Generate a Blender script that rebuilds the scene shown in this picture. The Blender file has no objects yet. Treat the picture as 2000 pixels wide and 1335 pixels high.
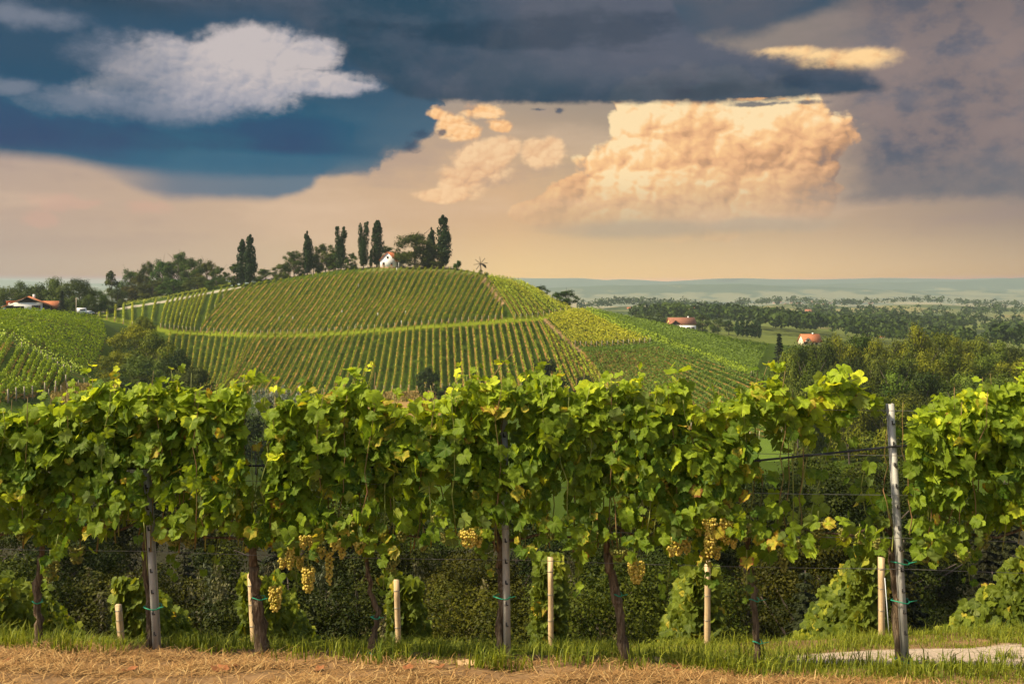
import bpy, math, random
import numpy as np
R = math.radians
C = bpy.context.scene.collection
sc = bpy.context.scene
rng = np.random.default_rng(7)
random.seed(7)
F = 35.0 / 36.0 * 2000.0        # focal length in photo pixels
CZ = 2.9                        # camera height
EXPO = 0.75
HAZE, HTOP = 1.1e-4, 90.0    # density of the air and the height it reaches
HV = 560.0                      # horizon row in the photo

# ------------------------------------------------------------------ camera
cam = bpy.data.objects.new('camera', bpy.data.cameras.new('camera'))
C.objects.link(cam)
cam.location = (0, 0, CZ)
cam.rotation_euler = (R(90), 0, 0)
cam.data.lens = 35
cam.data.sensor_width = 36
cam.data.shift_y = -107.5 / 2000.0
cam.data.clip_end = 60000
sc.camera = cam
sc.cycles.use_denoising = True
sc.cycles.max_bounces = 6
sc.cycles.diffuse_bounces = 3
sc.cycles.glossy_bounces = 2
sc.cycles.transmission_bounces = 4
sc.cycles.volume_bounces = 0
sc.cycles.use_adaptive_sampling = True
sc.cycles.adaptive_threshold = 0.02
sc.view_settings.view_transform = 'Standard'
sc.view_settings.look = 'None'
sc.view_settings.gamma = 1.0
sc.view_settings.exposure = EXPO

# ------------------------------------------------------------------ sun
SUN_AZ, SUN_EL = -107.0, 46.0     # degrees, azimuth from +Y towards +X
sun = bpy.data.objects.new('sun', bpy.data.lights.new('sun', 'SUN'))
C.objects.link(sun)
sun.data.energy = 5.0
sun.data.angle = R(4)
sun.data.color = (1.0, 0.86, 0.62)
sun.rotation_euler = (R(90 - SUN_EL), 0, R(180 - SUN_AZ))


# ------------------------------------------------------------------ node helper
class X:
    """a node socket with arithmetic"""
    nt = None
    def __init__(s, k): s.k = k
    @staticmethod
    def m(op, *a, clamp=False):
        n = X.nt.nodes.new('ShaderNodeMath'); n.operation = op; n.use_clamp = clamp
        for i, v in enumerate(a):
            if isinstance(v, X): X.nt.links.new(v.k, n.inputs[i])
            else: n.inputs[i].default_value = v
        return X(n.outputs[0])
    def __add__(s, o): return X.m('ADD', s, o)
    __radd__ = __add__
    def __sub__(s, o): return X.m('SUBTRACT', s, o)
    def __rsub__(s, o): return X.m('SUBTRACT', o, s)
    def __mul__(s, o): return X.m('MULTIPLY', s, o)
    __rmul__ = __mul__
    def __truediv__(s, o): return X.m('DIVIDE', s, o)
    def mx(s, o): return X.m('MAXIMUM', s, o)
    def mn(s, o): return X.m('MINIMUM', s, o)
    def sat(s): return X.m('ADD', s, 0.0, clamp=True)


def lk(a, b): X.nt.links.new(a.k if isinstance(a, X) else a, b)


def sstep(x, a, b):
    n = X.nt.nodes.new('ShaderNodeMapRange'); n.interpolation_type = 'SMOOTHSTEP'
    lk(x, n.inputs['Value'])
    for nm, v in (('From Min', a), ('From Max', b)):
        if isinstance(v, X): lk(v, n.inputs[nm])
        else: n.inputs[nm].default_value = v
    return X(n.outputs[0])


def vec(x, y, z=0.0):
    n = X.nt.nodes.new('ShaderNodeCombineXYZ')
    for i, v in enumerate((x, y, z)):
        if isinstance(v, X): lk(v, n.inputs[i])
        else: n.inputs[i].default_value = v
    return X(n.outputs[0])


def noise(v, scale=1.0, detail=4.0, rough=0.5, dims='3D', dist=0.0):
    n = X.nt.nodes.new('ShaderNodeTexNoise'); n.noise_dimensions = dims
    lk(v, n.inputs['Vector']); n.inputs['Scale'].default_value = scale
    n.inputs['Detail'].default_value = detail; n.inputs['Roughness'].default_value = rough
    n.inputs['Distortion'].default_value = dist
    return X(n.outputs['Fac']), X(n.outputs['Color'])


def voro(v, scale=1.0, detail=3.0, rough=0.5, feature='F1'):
    n = X.nt.nodes.new('ShaderNodeTexVoronoi'); n.voronoi_dimensions = '2D'; n.feature = feature
    lk(v, n.inputs['Vector']); n.inputs['Scale'].default_value = scale
    n.inputs['Detail'].default_value = detail; n.inputs['Roughness'].default_value = rough
    n.normalize = True
    if feature == 'SMOOTH_F1': n.inputs['Smoothness'].default_value = 0.4
    return X(n.outputs['Distance'])


def sep(v):
    n = X.nt.nodes.new('ShaderNodeSeparateXYZ'); lk(v, n.inputs[0])
    return X(n.outputs[0]), X(n.outputs[1]), X(n.outputs[2])


def lin(c):
    """sRGB 0..255 -> linear"""
    return tuple(((v / 255.0) / 12.92) if v <= 10.3 else (((v / 255.0) + 0.055) / 1.055) ** 2.4 for v in c)


def mixc(f, a, b, mode='MIX'):
    n = X.nt.nodes.new('ShaderNodeMix'); n.data_type = 'RGBA'; n.blend_type = mode
    if isinstance(f, X): lk(f, n.inputs[0])
    else: n.inputs[0].default_value = f
    for i, v in ((6, a), (7, b)):
        if isinstance(v, X): lk(v, n.inputs[i])
        else: n.inputs[i].default_value = (v[0], v[1], v[2], 1)
    return X(n.outputs[2])


def ramp(f, stops):
    n = X.nt.nodes.new('ShaderNodeValToRGB')
    lk(f, n.inputs[0])
    el = n.color_ramp.elements
    while len(el) < len(stops): el.new(0.5)
    for e, (p, c) in zip(el, stops):
        e.position = p; e.color = (c[0], c[1], c[2], 1)
    return X(n.outputs[0])


def fcurve(x, pts, x0, x1, y0, y1):
    """piecewise smooth curve y(x) through pts"""
    t = (x - x0) / (x1 - x0)
    n = X.nt.nodes.new('ShaderNodeFloatCurve')
    lk(t, n.inputs['Value'])
    cm = n.mapping.curves[0]
    q = [((a - x0) / (x1 - x0), (b - y0) / (y1 - y0)) for a, b in pts]
    while len(cm.points) < len(q): cm.points.new(0.5, 0.5)
    for p, (a, b) in zip(cm.points, q):
        p.location = (a, b); p.handle_type = 'AUTO_CLAMPED'
    n.mapping.update()
    return X(n.outputs[0]) * (y1 - y0) + y0

# ------------------------------------------------------------------ world: storm clouds over the horizon, brighter sky added out of view
world = bpy.data.worlds.new("World"); sc.world = world; world.use_nodes = True
X.nt = world.node_tree
for n in list(X.nt.nodes): X.nt.nodes.remove(n)
WS = 0.1
def sky_nodes():
    out = X.nt.nodes.new('ShaderNodeOutputWorld'); bg = X.nt.nodes.new('ShaderNodeBackground')
    bg.inputs['Strength'].default_value = WS
    X.nt.links.new(bg.outputs[0], out.inputs['Surface'])
    st = X.nt.nodes.new('ShaderNodeTexSky'); st.sky_type = 'NISHITA'; st.sun_disc = False
    st.sun_elevation = R(SUN_EL); st.sun_rotation = R(SUN_AZ)
    st.air_density = 1.0; st.dust_density = 2.0
    tc = X.nt.nodes.new('ShaderNodeTexCoord')
    dx, dy, dz = sep(X(tc.outputs['Generated']))
    h = X.m('SQRT', dx * dx + dy * dy).mx(0.02)
    sx = X.m('ARCTAN2', dx, dy) * F           # along the horizon, right of due ahead
    sy = (dz / h) * F                         # above the horizon
    def S(u, v):
        a = math.atan((u - 1000) / F)
        return a * F, (HV - v) * math.cos(a)
    def edge(pts):                            # lower edge of a cloud as a height over the horizon
        q = [S(u, v) for u, v in pts]
        return lambda x: fcurve(x, q, -1500, 1500, -200, 1200)
    K = lambda c: tuple(v / WS / 2 ** EXPO for v in lin(c))
    # warps
    n1, c1 = noise(vec(sx / 260, sy / 170, 1.7), 1.0, 6, 0.55)
    wx, wy, wz = sep(c1)
    n2, c2 = noise(vec(sx / 60, sy / 42, 9.2), 1.0, 5, 0.6)
    fx, fy, fz = sep(c2)
    ux = sx + (wx - 0.5) * 170 + (fx - 0.5) * 30
    uy = sy + (wy - 0.5) * 100 + (fy - 0.5) * 22
    n3, c3 = noise(vec(sx / 24, sy / 18, 3.3), 1.0, 5, 0.65)
    gx, gy_, gz_ = sep(c3)
    tx = sx + (fx - 0.5) * 46 + (gx - 0.5) * 15
    ty = sy + (fy - 0.5) * 34 + (wy - 0.5) * 14 + (gy_ - 0.5) * 12
    rag = (fz - 0.5) * 1.0 + (gz_ - 0.5) * 0.7
    # smooth streaks
    ns, cs = noise(vec(sx / 520, sy / 90, 4.0), 1.0, 4, 0.5)
    # ---- open hazy sky behind the clouds
    hor = ramp((sx + 1000) / 2000.0, [(0.0, K((190, 176, 160))), (0.25, K((208, 186, 157))), (0.5, K((236, 204, 152))), (0.75, K((230, 200, 156))), (1.0, K((198, 176, 146)))])
    mid = ramp((sx + 1000) / 2000.0, [(0.0, K((186, 165, 150))), (0.25, K((202, 175, 149))), (0.5, K((214, 178, 140))), (0.62, K((196, 172, 140))), (0.8, K((190, 165, 140))), (1.0, K((150, 138, 130)))])
    top = ramp((sx + 1000) / 2000.0, [(0.0, K((150, 140, 150))), (0.5, K((160, 148, 135))), (1.0, K((120, 112, 115)))])
    col = mixc(sstep(sy, 10, 150), hor, mid)
    col = mixc(sstep(sy, 170, 420), col, top)
    col = mixc(sstep(ns + (fy - 0.5) * 0.2, 0.48, 0.72) * sstep(sy, 40, 120) * 0.4, col, K((230, 199, 168)))
    col = mixc(sstep(ns + (fx - 0.5) * 0.25, 0.46, 0.3) * sstep(sy, 30, 140) * 0.35, col, K((162, 144, 138)))
    # ---- heaped clouds: a blob field broken up by billows of three sizes
    def heap(sizes, ox=0.0, oy=0.0, ph=0.0):
        tot = None; w_ = 0.52
        for k, sz in enumerate(sizes):
            am = (0.55, 0.8, 1.0, 1.0)[k]
            qx = sx + (wx - 0.5) * 90 * (1.1 - am) + (fx - 0.5) * 40 * am + (gx - 0.5) * 9 * am + ox + ph
            qy = sy + (wy - 0.5) * 80 * (1.1 - am) + (fy - 0.5) * 34 * am + (gy_ - 0.5) * 8 * am + oy
            d = voro(vec(qx / sz + k * 3.7, qy / (sz * 0.86)), 1.0, 0.0)
            v = (1.0 - d * d * 1.5) * w_
            tot = v if tot is None else tot + v
            w_ *= 0.56
        return tot
    BIG = (150.0, 68.0, 31.0, 15.0); SMALL = (58.0, 27.0, 13.0)
    b1 = heap(BIG); b1b = heap(BIG, -7.0, 10.0)
    s1 = heap(SMALL, ph=31.0); s1b = heap(SMALL, -4.0, 5.0, 31.0)
    bil = b1 * 0.8
    sbil = s1 * 0.8
    rel = b1 - b1b; srel = s1 - s1b
    def blob(u, v, rx, ry, wob=1.0):
        cx, cy = S(u, v)
        ax = (ux * wob + sx * (1 - wob) - cx) / rx; ay = (uy * wob + sy * (1 - wob) - cy) / ry
        return 1.0 - X.m('SQRT', ax * ax + ay * ay)
    def union(lst, wob=0.6):
        f = None
        for b in lst:
            g = blob(*b, wob)
            f = g if f is None else f.mx(g)
        return f
    # far right grey mass
    rm = sstep(sx + (wx - 0.5) * 260 + (fx - 0.5) * 40, S(1560, 0)[0], S(1720, 0)[0])
    redge = edge([(1300, 440), (1500, 425), (1650, 408), (1800, 398), (2000, 398), (2300, 400)])(sx)
    rlow = sstep(ty, redge - 4, redge + 26)
    rcol = mixc(sstep(wz, 0.35, 0.68), K((88, 97, 113)), K((128, 122, 127)))
    rcol = mixc(sstep(fz + b1 * 0.5, 0.72, 1.05) * 0.55, rcol, K((160, 138, 128)))
    rcol = mixc(sstep(sy, 420, 600) * 0.5, rcol, K((72, 76, 88)))
    rcol = mixc(sstep(sy, 280, 150) * 0.6, rcol, K((112, 118, 122)))
    col = mixc(rm * rlow * 0.93, col, rcol)
    # big peach cumulus
    F1 = union([(1420, 290, 170, 120), (1320, 270, 110, 110), (1290, 350, 130, 90), (1370, 380, 200, 70), (1170, 388, 90, 44), (1105, 415, 90, 26), (1510, 330, 66, 80), (1572, 240, 34, 46), (1390, 215, 150, 50), (1450, 395, 110, 44)])
    f1 = F1 + (bil - 0.5) * 1.25 + (sbil - 0.5) * 0.3 + (gz_ - 0.5) * 0.12
    m1 = sstep(f1, 0.03, 0.14)
    lowfade = sstep(sy, 100, 190)
    lit = rel * 2.5 * (0.5 + wy) + srel * 0.5 + (b1 - 0.62) * 0.9 + (wx - 0.5) * 1.2 + (wz - 0.5) * 0.8 + (fz - 0.5) * 0.2 + 0.52
    dim = sstep(sx + (wy - 0.5) * 120, S(1480, 0)[0], S(1680, 0)[0])
    lit1 = lit + sstep(sy + (wy - 0.5) * 80, 150, 350) * 0.42 - dim * 0.4 - 0.14
    c_cum = ramp(lit1.sat(), [(0.0, K((150, 126, 114))), (0.3, K((202, 156, 118))), (0.55, K((236, 182, 134))), (0.8, K((254, 204, 146))), (1.0, K((255, 226, 176)))])
    col = mixc(m1 * (sstep(sy + (wx - 0.5) * 60, 105, 250) * 0.86 + 0.12), col, c_cum)
    # grey foot of the cumulus
    ft = union([(1250, 445, 240, 26), (1480, 440, 200, 22)], 0.35)
    col = mixc(sstep(ft, 0.0, 0.7) * 0.55, col, K((176, 166, 148)))
    # small cumuli
    F2 = union([(945, 318, 56, 42), (905, 352, 52, 30), (985, 290, 36, 28), (1060, 300, 44, 30), (1080, 285, 24, 20), (870, 380, 60, 16)], 0.3)
    m2 = sstep(F2 + (sbil - 0.5) * 1.5 + rag * 0.4, 0.0, 0.5)
    slit = srel * 1.9 + (s1 - 0.62) * 0.9 + (wz - 0.5) * 0.5 + 0.55
    c2c = ramp((slit - 0.05).sat(), [(0.0, K((196, 158, 132))), (0.45, K((238, 190, 144))), (0.9, K((255, 214, 166)))])
    col = mixc(m2 * 0.8, col, c2c)
    F3 = union([(880, 245, 44, 26), (940, 215, 46, 16), (975, 244, 26, 14), (850, 222, 26, 14), (905, 262, 36, 20)], 0.6)
    c3c = ramp((slit + 0.05).sat(), [(0.0, K((150, 124, 118))), (0.4, K((226, 168, 122))), (0.8, K((250, 196, 138))), (1.0, K((255, 212, 160)))])
    # left low pinkish tufts
    F4 = union([(105, 390, 40, 22), (160, 395, 34, 10), (75, 425, 40, 16), (300, 410, 50, 14)], 0.4)
    col = mixc(sstep(F4 + (sbil - 0.5) * 2.0 + rag * 1.0, 0.1, 0.9) * 0.25, col, K((226, 172, 152)))
    # ---- teal bank on the left
    ed = edge([(-500, 300), (0, 318), (120, 328), (250, 348), (400, 356), (560, 352), (690, 348), (742, 338), (752, 318), (800, 300), (832, 272), (850, 225), (900, 150), (1000, 60), (1500, -300)])
    rr_ = sstep(sx, S(640, 0)[0], S(800, 0)[0])
    be = ed(sx + (wx - 0.5) * 130 + (fx - 0.5) * 40 + (gx - 0.5) * 26 * rr_) + rag * 46 * rr_ + (fy - 0.5) * 9
    mb = sstep(ty * 0.45 + sy * 0.55, be - 1, be + 6 + wz * 22 + 16 * sstep(sx, -300, -800))
    ed2 = edge([(-500, 340), (0, 330), (180, 345), (300, 385), (380, 396), (480, 396), (560, 384), (600, 362), (640, 330), (760, 200), (1000, 0)])
    be2 = ed2(sx + (wx - 0.5) * 170 + (fx - 0.5) * 30) + (wz - 0.5) * 24
    ml = sstep(sy + (fy - 0.5) * 10, be2 - 3, be2 + 6 + wz * 36) * sstep(sx, S(130, 0)[0], S(360, 0)[0])
    teal2 = mixc(sstep(sx, S(200, 0)[0], S(620, 0)[0]), K((112, 124, 138)), K((88, 118, 138)))
    col = mixc(ml * 0.9, col, teal2)
    teal = mixc(sstep(sy, S(0, 360)[1], S(0, 250)[1]), K((48, 104, 132)), K((16, 84, 114)))
    teal = mixc(sstep(ns + (wy - 0.5) * 0.5 + (fy - 0.5) * 0.12, 0.38, 0.66) * 0.75 * sstep(sx, -860, -480), teal, K((80, 112, 130)))
    teal = mixc(sstep(wz + (fx - 0.5) * 0.3, 0.55, 0.3) * 0.55, teal, K((12, 74, 108)))
    lay_ = sstep(sy + (fy - 0.5) * 8 + (wy - 0.5) * 46, S(0, 262)[1], S(0, 286)[1]) * sstep(sx + (wx - 0.5) * 260, S(120, 0)[0], S(420, 0)[0])
    teal = mixc(lay_ * 0.7, teal, K((74, 112, 134)))
    teal = mixc(sstep(sx, S(560, 0)[0], S(820, 0)[0]) * 0.75, teal, K((82, 108, 126)))
    teal = mixc(sstep(sy, S(0, 230)[1], S(0, 90)[1]), teal, K((50, 82, 106)))
    col = mixc(mb * (0.8 + 0.18 * sstep(sy, be, be + 40)), col, teal)
    # bright torn cumulus at the bank's right end
    col = mixc(sstep(F3 + (sbil - 0.5) * 1.9 + rag * 1.1, 0.02, 0.7), col, c3c)
    # ---- white cloud let into the bank
    W1 = union([(420, 145, 190, 80), (500, 105, 110, 62), (320, 185, 140, 52), (560, 160, 160, 30), (640, 165, 100, 16), (490, 72, 46, 34), (600, 105, 70, 36)], 0.5)
    wm = sstep(W1 + rag * 0.45 + (sbil - 0.5) * 0.7 + (bil - 0.5) * 0.3, 0.0, 0.5) * sstep(sy + (wx - 0.5) * 50 + (fy - 0.5) * 30, S(0, 245)[1], S(0, 165)[1])
    wl = srel * 0.9 + rel * 0.9 + (b1 - 0.5) * 0.35 + (fz - 0.5) * 0.35 + (gz_ - 0.5) * 0.15 + (wz - 0.5) * 1.3 + (wx - 0.5) * 0.6 + sstep(sy, S(0, 240)[1], S(0, 70)[1]) * 0.45 + 0.32
    wc = ramp(wl.sat(), [(0.0, K((84, 108, 134))), (0.4, K((134, 142, 160))), (0.7, K((172, 170, 178))), (1.0, K((202, 192, 190)))])
    W2 = union([(240, 110, 120, 56), (310, 85, 50, 34), (60, 30, 110, 28), (10, 25, 80, 34), (20, 168, 70, 24), (300, 215, 200, 40), (150, 200, 130, 40)], 0.6)
    w2m = sstep(W2 + rag * 0.7 + (sbil - 0.5) * 0.4, 0.05, 0.9)
    # ---- dark deck along the top
    te = edge([(-600, 20), (0, 30), (250, 60), (500, 60), (620, 110), (720, 165), (800, 196), (850, 203), (1000, 206), (1250, 207), (1500, 203), (1620, 192), (1735, 183), (1760, 150), (1800, 60), (1900, -60), (2300, -300)])
    te_ = te(sx + (fx - 0.5) * 16) + (gy_ - 0.5) * 13 + (fz - 0.5) * 12
    mt = sstep(sy + (fy - 0.5) * 15 + (wy - 0.5) * 12 * sstep(sx, -200, -500), te_, te_ + 14 + 60 * sstep(sx, -150, -500))
    gapu = edge([(-600, -400), (1200, -300), (1330, 40), (1420, 88), (1560, 112), (1680, 132), (1740, 168), (1800, 190), (2300, 260)])
    gu_ = gapu(sx + (fx - 0.5) * 18)
    mt = mt * sstep(gu_ + (fy - 0.5) * 44 + (gy_ - 0.5) * 26, sy - 14, sy + 22)
    dk = mixc(sstep(wz + (fz - 0.5) * 0.3, 0.35, 0.65), K((48, 76, 95)), K((76, 88, 104)))
    dk = mixc(sstep(sx + (wx - 0.5) * 300, S(820, 0)[0], S(1250, 0)[0]) * sstep(sy, S(0, 150)[1], S(0, 60)[1]) * 0.7, dk, K((98, 102, 116)))
    dk = mixc(sstep(sy, S(0, 90)[1], S(0, 200)[1]) * 0.75, dk, K((46, 70, 88)))
    dk = mixc(sstep(n2, 0.42, 0.75) * 0.22, dk, K((110, 114, 126)))
    dk = mixc(sstep(ns + (fy - 0.5) * 0.3, 0.5, 0.36) * 0.45, dk, K((34, 58, 76)))
    # upper blue-grey deck right of centre
    t2 = sstep(sy + (wy - 0.5) * 120 + (fy - 0.5) * 20, edge([(800, -80), (1200, 30), (1290, 100), (1450, 92), (1550, 60), (1700, 0), (1850, -100), (2300, -300)])(sx), edge([(800, -140), (1200, -30), (1290, 60), (1450, 50), (1550, 20), (1700, -60), (1850, -160), (2300, -300)])(sx))
    d2 = mixc(sstep(wx, 0.4, 0.7), K((50, 80, 102)), K((84, 92, 106)))
    # orange glow above the tip of the deck
    Og = union([(1625, 118, 100, 24), (1690, 108, 50, 20), (1540, 104, 70, 14)], 0.35)
    og = sstep(Og + (bil - 0.5) * 0.8 + rag * 0.7, 0.0, 0.8)
    col = mixc(t2 * 0.92, col, d2)
    col = mixc(og, col, ramp((lit + 0.12).sat(), [(0.0, K((176, 134, 108))), (0.5, K((236, 182, 128))), (1.0, K((255, 214, 156)))]))
    col = mixc(mt * 0.97, col, dk)
    col = mixc(w2m * 0.5, col, K((150, 152, 164)))
    col = mixc(wm * (0.35 + 0.6 * sstep(sx + (wx - 0.5) * 200, S(190, 0)[0], S(400, 0)[0])), col, wc)
    # slot of light and torn scraps under the deck
    sl = union([(1480, 193, 60, 5), (1530, 194, 30, 4)], 0.15)
    col = mixc(sstep(sl + rag * 2.2, 0.3, 1.0) * 0.8, col, K((236, 180, 124)))
    sd = union([(1500, 204, 150, 7), (1095, 214, 18, 9), (1050, 212, 20, 5), (820, 262, 30, 14), (860, 258, 14, 10), (800, 285, 34, 18)], 0.25)
    col = mixc(sstep(sd + rag * 2.0, 0.1, 0.8) * 0.8, col, K((62, 82, 104)))
    # clouds faded out overhead and behind; brighter unseen sky added to light the scene
    front = sstep(sy, 1700, 800) * sstep(X.m('ABSOLUTE', sx), 2600, 1700)
    veil = mixc(sstep(n1, 0.4, 0.62) * 0.5, X(st.outputs[0]), K((205, 200, 195)))
    # the air in front adds its own light, so the sky behind it is set darker by that much
    pl = X.m('DIVIDE', (HTOP - CZ) * F, sy.mx(12.0)).mn(13000.0)
    T = X.m('EXPONENT', pl * -HAZE)
    lh = [(sstep(sx, 0.0, -950.0) * 0.18 + 1.0) * (a / WS / 2 ** EXPO) for a in (.575, .625, .52)]
    cr = sep(col); q = []
    for c_, a in zip(cr, lh): q.append(((c_ - (1.0 - T) * a) / T).mx(0.004))
    lk(mixc(front, veil, vec(*q)), bg.inputs['Color'])
sky_nodes()

# ------------------------------------------------------------------ small numerical helpers
def vnoise(x, y, seed=0):
    x = np.asarray(x, float); y = np.asarray(y, float)
    xi = np.floor(x).astype(np.int64); yi = np.floor(y).astype(np.int64)
    fx = x - xi; fy = y - yi
    fx = fx * fx * (3 - 2 * fx); fy = fy * fy * (3 - 2 * fy)
    def hsh(a, b):
        n = (a * 374761393 + b * 668265263 + seed * 974634787) & 0x7fffffff
        n = ((n ^ (n >> 13)) * 1274126177) & 0x7fffffff
        return ((n ^ (n >> 16)) & 0xffff) / 65535.0
    return ((hsh(xi, yi) * (1 - fx) + hsh(xi + 1, yi) * fx) * (1 - fy) + (hsh(xi, yi + 1) * (1 - fx) + hsh(xi + 1, yi + 1) * fx) * fy) - 0.5


def fbm(x, y, seed=0, octs=4):
    s = 0; a = 1.0
    for k in range(octs):
        s = s + a * vnoise(x * 2 ** k, y * 2 ** k, seed + k); a *= 0.5
    return s


def smooth(a, b, x):
    t = np.clip((x - a) / (b - a), 0, 1)
    return t * t * (3 - 2 * t)


# ------------------------------------------------------------------ the lie of the land
# (bearing, drop, distance) survey points: u and v are read against the photo, Y is the distance in metres
def zv(u, v, Y): return (u, CZ - (v - HV) / F * Y, Y)
SURV = []
for u in (-900, -400, 100, 600, 1100, 1600, 2100, 2700):
    SURV += [(u, -22, 50), (u, -27, 85)]
for u in (600, 900, 1200, 1500): SURV += [(u, -31, 130), (u, -33, 190)]
for u in (1850, 2100, 2500): SURV += [(u, -28, 150), (u, -27, 200), (u, -28, 260)]
SURV += [
    # left hill
    zv(0, 616, 240), zv(100, 619, 252), zv(180, 623, 285), zv(-300, 613, 240), zv(-800, 613, 240),
    zv(0, 660, 190), zv(90, 697, 192), zv(168, 741, 200), zv(212, 640, 262), zv(205, 690, 228), zv(110, 640, 225), zv(-300, 655, 185),
    zv(0, 672, 182), zv(138, 738, 172), zv(0, 768, 138), zv(60, 772, 150), zv(-300, 700, 150), zv(-800, 700, 150),
    zv(200, 747, 190), zv(130, 790, 145), zv(250, 790, 170), zv(60, 607, 300), (-100, -4, 300), (100, -6, 340), (-400, -5, 340), (-900, -5, 340),
    # gully with bushes
    zv(300, 780, 215), zv(430, 800, 255), zv(330, 720, 290), zv(240, 660, 310), zv(245, 632, 345),
    # path between the two slopes
    zv(190, 618, 385), zv(330, 648, 342), zv(500, 656, 334), zv(650, 653, 330), zv(750, 645, 327), zv(850, 637, 327), zv(960, 630, 332), zv(1060, 620, 340), zv(1110, 614, 348), zv(1132, 606, 355),
    # upper slope, half way
    zv(450, 600, 372), zv(600, 592, 365), zv(750, 585, 360), zv(850, 578, 358), zv(950, 577, 358), zv(1040, 585, 356),
    # skyline
    zv(190, 608, 425), zv(300, 589, 418), zv(400, 571, 412), zv(460, 560, 408), zv(560, 546, 403), zv(650, 533, 398), zv(740, 525, 394), zv(850, 525, 391), zv(905, 531, 390), zv(950, 538, 389), zv(1000, 549, 385), zv(1050, 571, 376), zv(1100, 597, 364),
    # lower band
    zv(330, 740, 312), zv(450, 770, 297), zv(600, 777, 297), zv(750, 764, 298), zv(900, 757, 299), zv(1050, 760, 300), zv(1170, 765, 300),
    zv(500, 710, 317), zv(650, 705, 314), zv(800, 700, 312), zv(950, 693, 314), zv(1090, 685, 318),
    zv(650, 800, 278), zv(800, 785, 280), zv(950, 785, 280), (600, -31, 250), (850, -33, 250), (1050, -33, 250),
    # right flank and its spine
    zv(1136, 688, 318), zv(1180, 728, 306), zv(1250, 790, 276), zv(1280, 669, 322), zv(1372, 703, 304), zv(1462, 736, 288), zv(1540, 770, 276),
    zv(1300, 850, 248), zv(1400, 860, 240), zv(1480, 858, 234), zv(1560, 836, 246), zv(1400, 780, 268),
    zv(1200, 640, 338), zv(1250, 631, 395), zv(1350, 651, 392), zv(1500, 676, 385), zv(1500, 705, 330), zv(1160, 612, 372),
    zv(1650, 850, 255), zv(1720, 872, 235), zv(1600, 870, 228),
    # behind the skyline
    (150, -8, 480), (300, -3, 480), (450, 0, 470), (600, 4, 460), (750, 7, 440), (860, 7, 440), (950, 4, 440), (1010, 0, 440), (1080, -9, 430), (1150, -13, 440),
    (100, -14, 620), (400, -14, 620), (700, -14, 620), (950, -16, 600), (1150, -22, 560), (-400, -10, 600),
    # right middle distance
    zv(1335, 647, 560), zv(1420, 668, 520), zv(1500, 672, 500), zv(1587, 674, 480), zv(1700, 690, 450), zv(1900, 700, 420), zv(2200, 700, 420), zv(1300, 650, 480),
    zv(1300, 632, 900), zv(1450, 640, 850), zv(1600, 655, 800), zv(1800, 672, 800), zv(1950, 690, 760), zv(2000, 660, 1000), zv(1900, 640, 1100), zv(1750, 640, 1150), zv(2300, 660, 900),
    zv(1200, 612, 1500), zv(1300, 610, 1450), zv(1400, 612, 1500), zv(1560, 612, 1500), zv(1700, 614, 1600), zv(1850, 612, 1600), zv(2000, 618, 1500), zv(2300, 618, 1500),
    zv(1200, 606, 2100), zv(1400, 604, 2100), zv(1560, 596, 2200), zv(1650, 602, 2100), zv(1800, 597, 2200), zv(1950, 604, 2100), zv(2300, 605, 2100),
]
for u in (-900, 0, 600, 1000):
    SURV += [(u, -34, 1000), (u, -42, 1800)]
for u in (-900, 0, 900, 1300, 1600, 1900, 2700):
    SURV += [(u, -78, 3200), (u, -88, 5000), (u, -90, 9000), (u, -92, 20000)]
_S = np.array([((u - 1000) / F, 0.55 * math.log(Y), (z - CZ) / Y) for u, z, Y in SURV])


def _tps_fit(P, val, lam=2e-5):
    d2 = ((P[:, None] - P[None]) ** 2).sum(-1)
    K_ = np.where(d2 > 0, d2 * np.log(np.maximum(d2, 1e-20)) * 0.5, 0)
    n = len(P); A = np.zeros((n + 3, n + 3))
    A[:n, :n] = K_ + lam * np.eye(n); A[:n, n] = 1; A[:n, n + 1:] = P; A[n, :n] = 1; A[n + 1:, :n] = P.T
    return np.linalg.solve(A, np.concatenate([val, np.zeros(3)]))
_W = _tps_fit(_S[:, :2], _S[:, 2])


def _far(s, Y):
    q = np.stack([s.ravel(), 0.55 * np.log(Y.ravel())], 1)
    out = np.zeros(len(q))
    for a in range(0, len(q), 20000):
        b = q[a:a + 20000]
        d2 = ((b[:, None] - _S[None, :, :2]) ** 2).sum(-1)
        K_ = np.where(d2 > 0, d2 * np.log(np.maximum(d2, 1e-20)) * 0.5, 0)
        out[a:a + 20000] = K_ @ _W[:-3] + _W[-3] + b @ _W[-2:]
    return (out.reshape(s.shape)) * Y + CZ


# the bank by the front row: heights read along six bearings
_NU = np.array([0, 500, 1000, 1480, 1700, 2000.0])
_NY = np.array([7.6, 8.0, 9.6, 10.5])
_NV = np.array([[1260, 1273, 1287, 1300, 1304, 1306],
                [1255, 1266, 1276, 1288, 1297, 1308],
                [1266, 1275, 1281, 1283, 1269, 1258],
                [1268, 1273, 1273, 1256, 1243, 1232.0]])
_NZ = CZ - (_NV - HV) / F * _NY[:, None]


def row_z(x): return 0.066 - 0.0235 * x


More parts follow.
